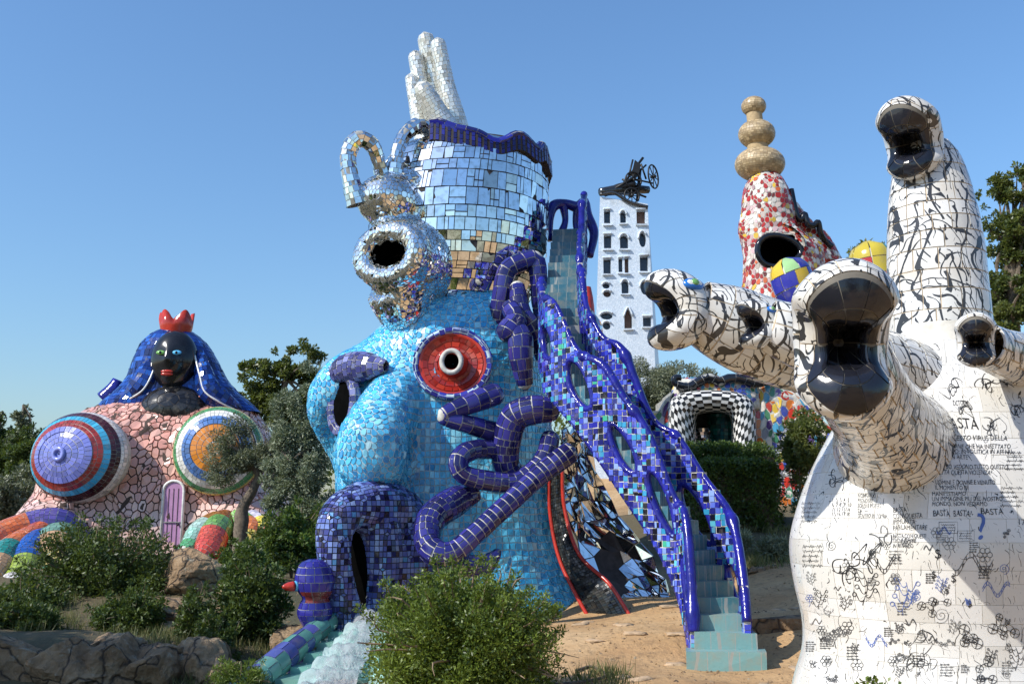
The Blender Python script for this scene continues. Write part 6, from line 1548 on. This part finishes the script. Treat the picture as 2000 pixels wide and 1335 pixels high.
# fallen leaves and pebbles on the earth
V, F, C, k = [], [], [], 0
for _ in range(2600):
    Y = RNG.uniform(8.5, 22); x = RNG.uniform(-.5 + Y * -.28, Y * .34); z = float(gz(x, Y)); s = RNG.uniform(.008, .03)
    z += noise.noise(Vector((x * .9, Y * .9, 0))) * .05 + noise.noise(Vector((x * 3.1, Y * 3.1, 5))) * .025
    q = np.array([[-1,-1,-.3],[1,-.8,-.3],[.8,1,-.3],[-.9,.9,-.3],[0,0,.6]]) * s * RNG.uniform(.6, 1.4, 3); a = RNG.random() * 6.3
    q = q @ np.array([[math.cos(a), math.sin(a), 0], [-math.sin(a), math.cos(a), 0], [0, 0, 1]]) + [x, Y, z]
    V.append(q); F += [tuple(i + k for i in f) for f in ((0,1,4), (1,2,4), (2,3,4), (3,0,4))]; k += 5
tag(obj('pebbles', np.vstack(V), F, M['rock'], None), 'loose pebbles and grit scattered on the earth', None, None, 'stuff')

GR = bpy.data.objects['ground']
for i in range(20):
    Y = RNG.uniform(10.2, 17.5); px = RNG.uniform(1130, 1345) if i < 14 else RNG.uniform(1450, 1560); g = gpt(px, Y); v = ICO2[0] * [RNG.uniform(.08, .24), RNG.uniform(.07, .18), RNG.uniform(.018, .03)]; a = RNG.random() * 3
    v = v @ np.array([[math.cos(a), math.sin(a), 0], [-math.sin(a), math.cos(a), 0], [0, 0, 1]]); v = v * (1 + .22 * np.sin(v[:, :1] * 31 + i) + .2 * np.sin(v[:, 1:2] * 37 + i * 2))
    nzz = noise.noise(Vector((g[0] * .9, g[1] * .9, 0))) * .05 + noise.noise(Vector((g[0] * 3.1, g[1] * 3.1, 5))) * .025
    obj('stone', v + g + [0, 0, nzz], ICO2[1], M['path_stone'], GR, True)
n = 5200; Yl = RNG.uniform(9, 24, n); xl = RNG.uniform(-.42, .36, n) * Yl; zl = gz(xl, Yl) + np.array([noise.noise(Vector((x * .9, y * .9, 0))) * .05 + noise.noise(Vector((x * 3.1, y * 3.1, 5))) * .025 for x, y in zip(xl, Yl)]) + .006
Pc = np.stack([xl, Yl, zl], 1); a1 = nrm(RNG.normal(0, 1, (n, 3)) * [1, 1, .35]); b1 = nrm(np.cross(a1, [0, 0, 1]) + RNG.normal(0, .2, (n, 3))); sz = RNG.uniform(.012, .035, n)[:, None]
Vl = np.stack([Pc - a1 * sz, Pc + b1 * sz * .4, Pc + a1 * sz + [0, 0, .006], Pc - b1 * sz * .4], 1).reshape(-1, 3)
hold = thing('leaf_litter', 'dry brown leaves scattered over the earth', None, [0, 0, 0]); tag(hold, kind='stuff'); fast_leaf_mesh('dry_leaves', Vl, np.arange(n * 4).reshape(-1, 4), np.repeat(RNG.random(n), 4), M['dry_leaf'], hold)['kind'] = 'stuff'
n = 9000; spots = [gpt(px, Y) for px, Y in [(RNG.uniform(330, 560), RNG.uniform(14.2, 17)) for _ in range(60)] + [(RNG.uniform(60, 420), RNG.uniform(16, 24)) for _ in range(90)] + [(RNG.uniform(1400, 1570), RNG.uniform(19, 24)) for _ in range(60)] + [(RNG.uniform(1120, 1200), RNG.uniform(10.5, 12)) for _ in range(8)]]
Pg = np.array(spots)[RNG.integers(len(spots), size=n)] + RNG.normal(0, .11, (n, 3)) * [1, 1, 0]; Pg[:, 2] = gz(Pg[:, 0], Pg[:, 1]) - .02; dg = nrm(RNG.normal(0, .35, (n, 3)) + [0, 0, 1]); bg = nrm(np.cross(dg, RNG.normal(0, 1, (n, 3)))); hg = RNG.uniform(.08, .26, n)[:, None]
Vg = np.stack([Pg - bg * .005, Pg + bg * .005, Pg + dg * hg * .6 + bg * .004, Pg + dg * hg + dg[:, [1, 0, 2]] * .03], 1).reshape(-1, 3)
hold = thing('grass', 'thin tufts of dry and green grass on the bank and path edge', None, [0, 0, 0]); tag(hold, kind='stuff'); fast_leaf_mesh('grass_blades', Vg, np.arange(n * 4).reshape(-1, 4), np.repeat(RNG.random(n), 4), M['grass'], hold)['kind'] = 'stuff'

N_TILES = flush_tiles(300)
print('tile objects', N_TILES, 'objects', len(bpy.data.objects), 'tris', sum(len(m.loop_triangles) if m.loop_triangles else sum(len(p.vertices) - 2 for p in m.polygons) for m in bpy.data.meshes))
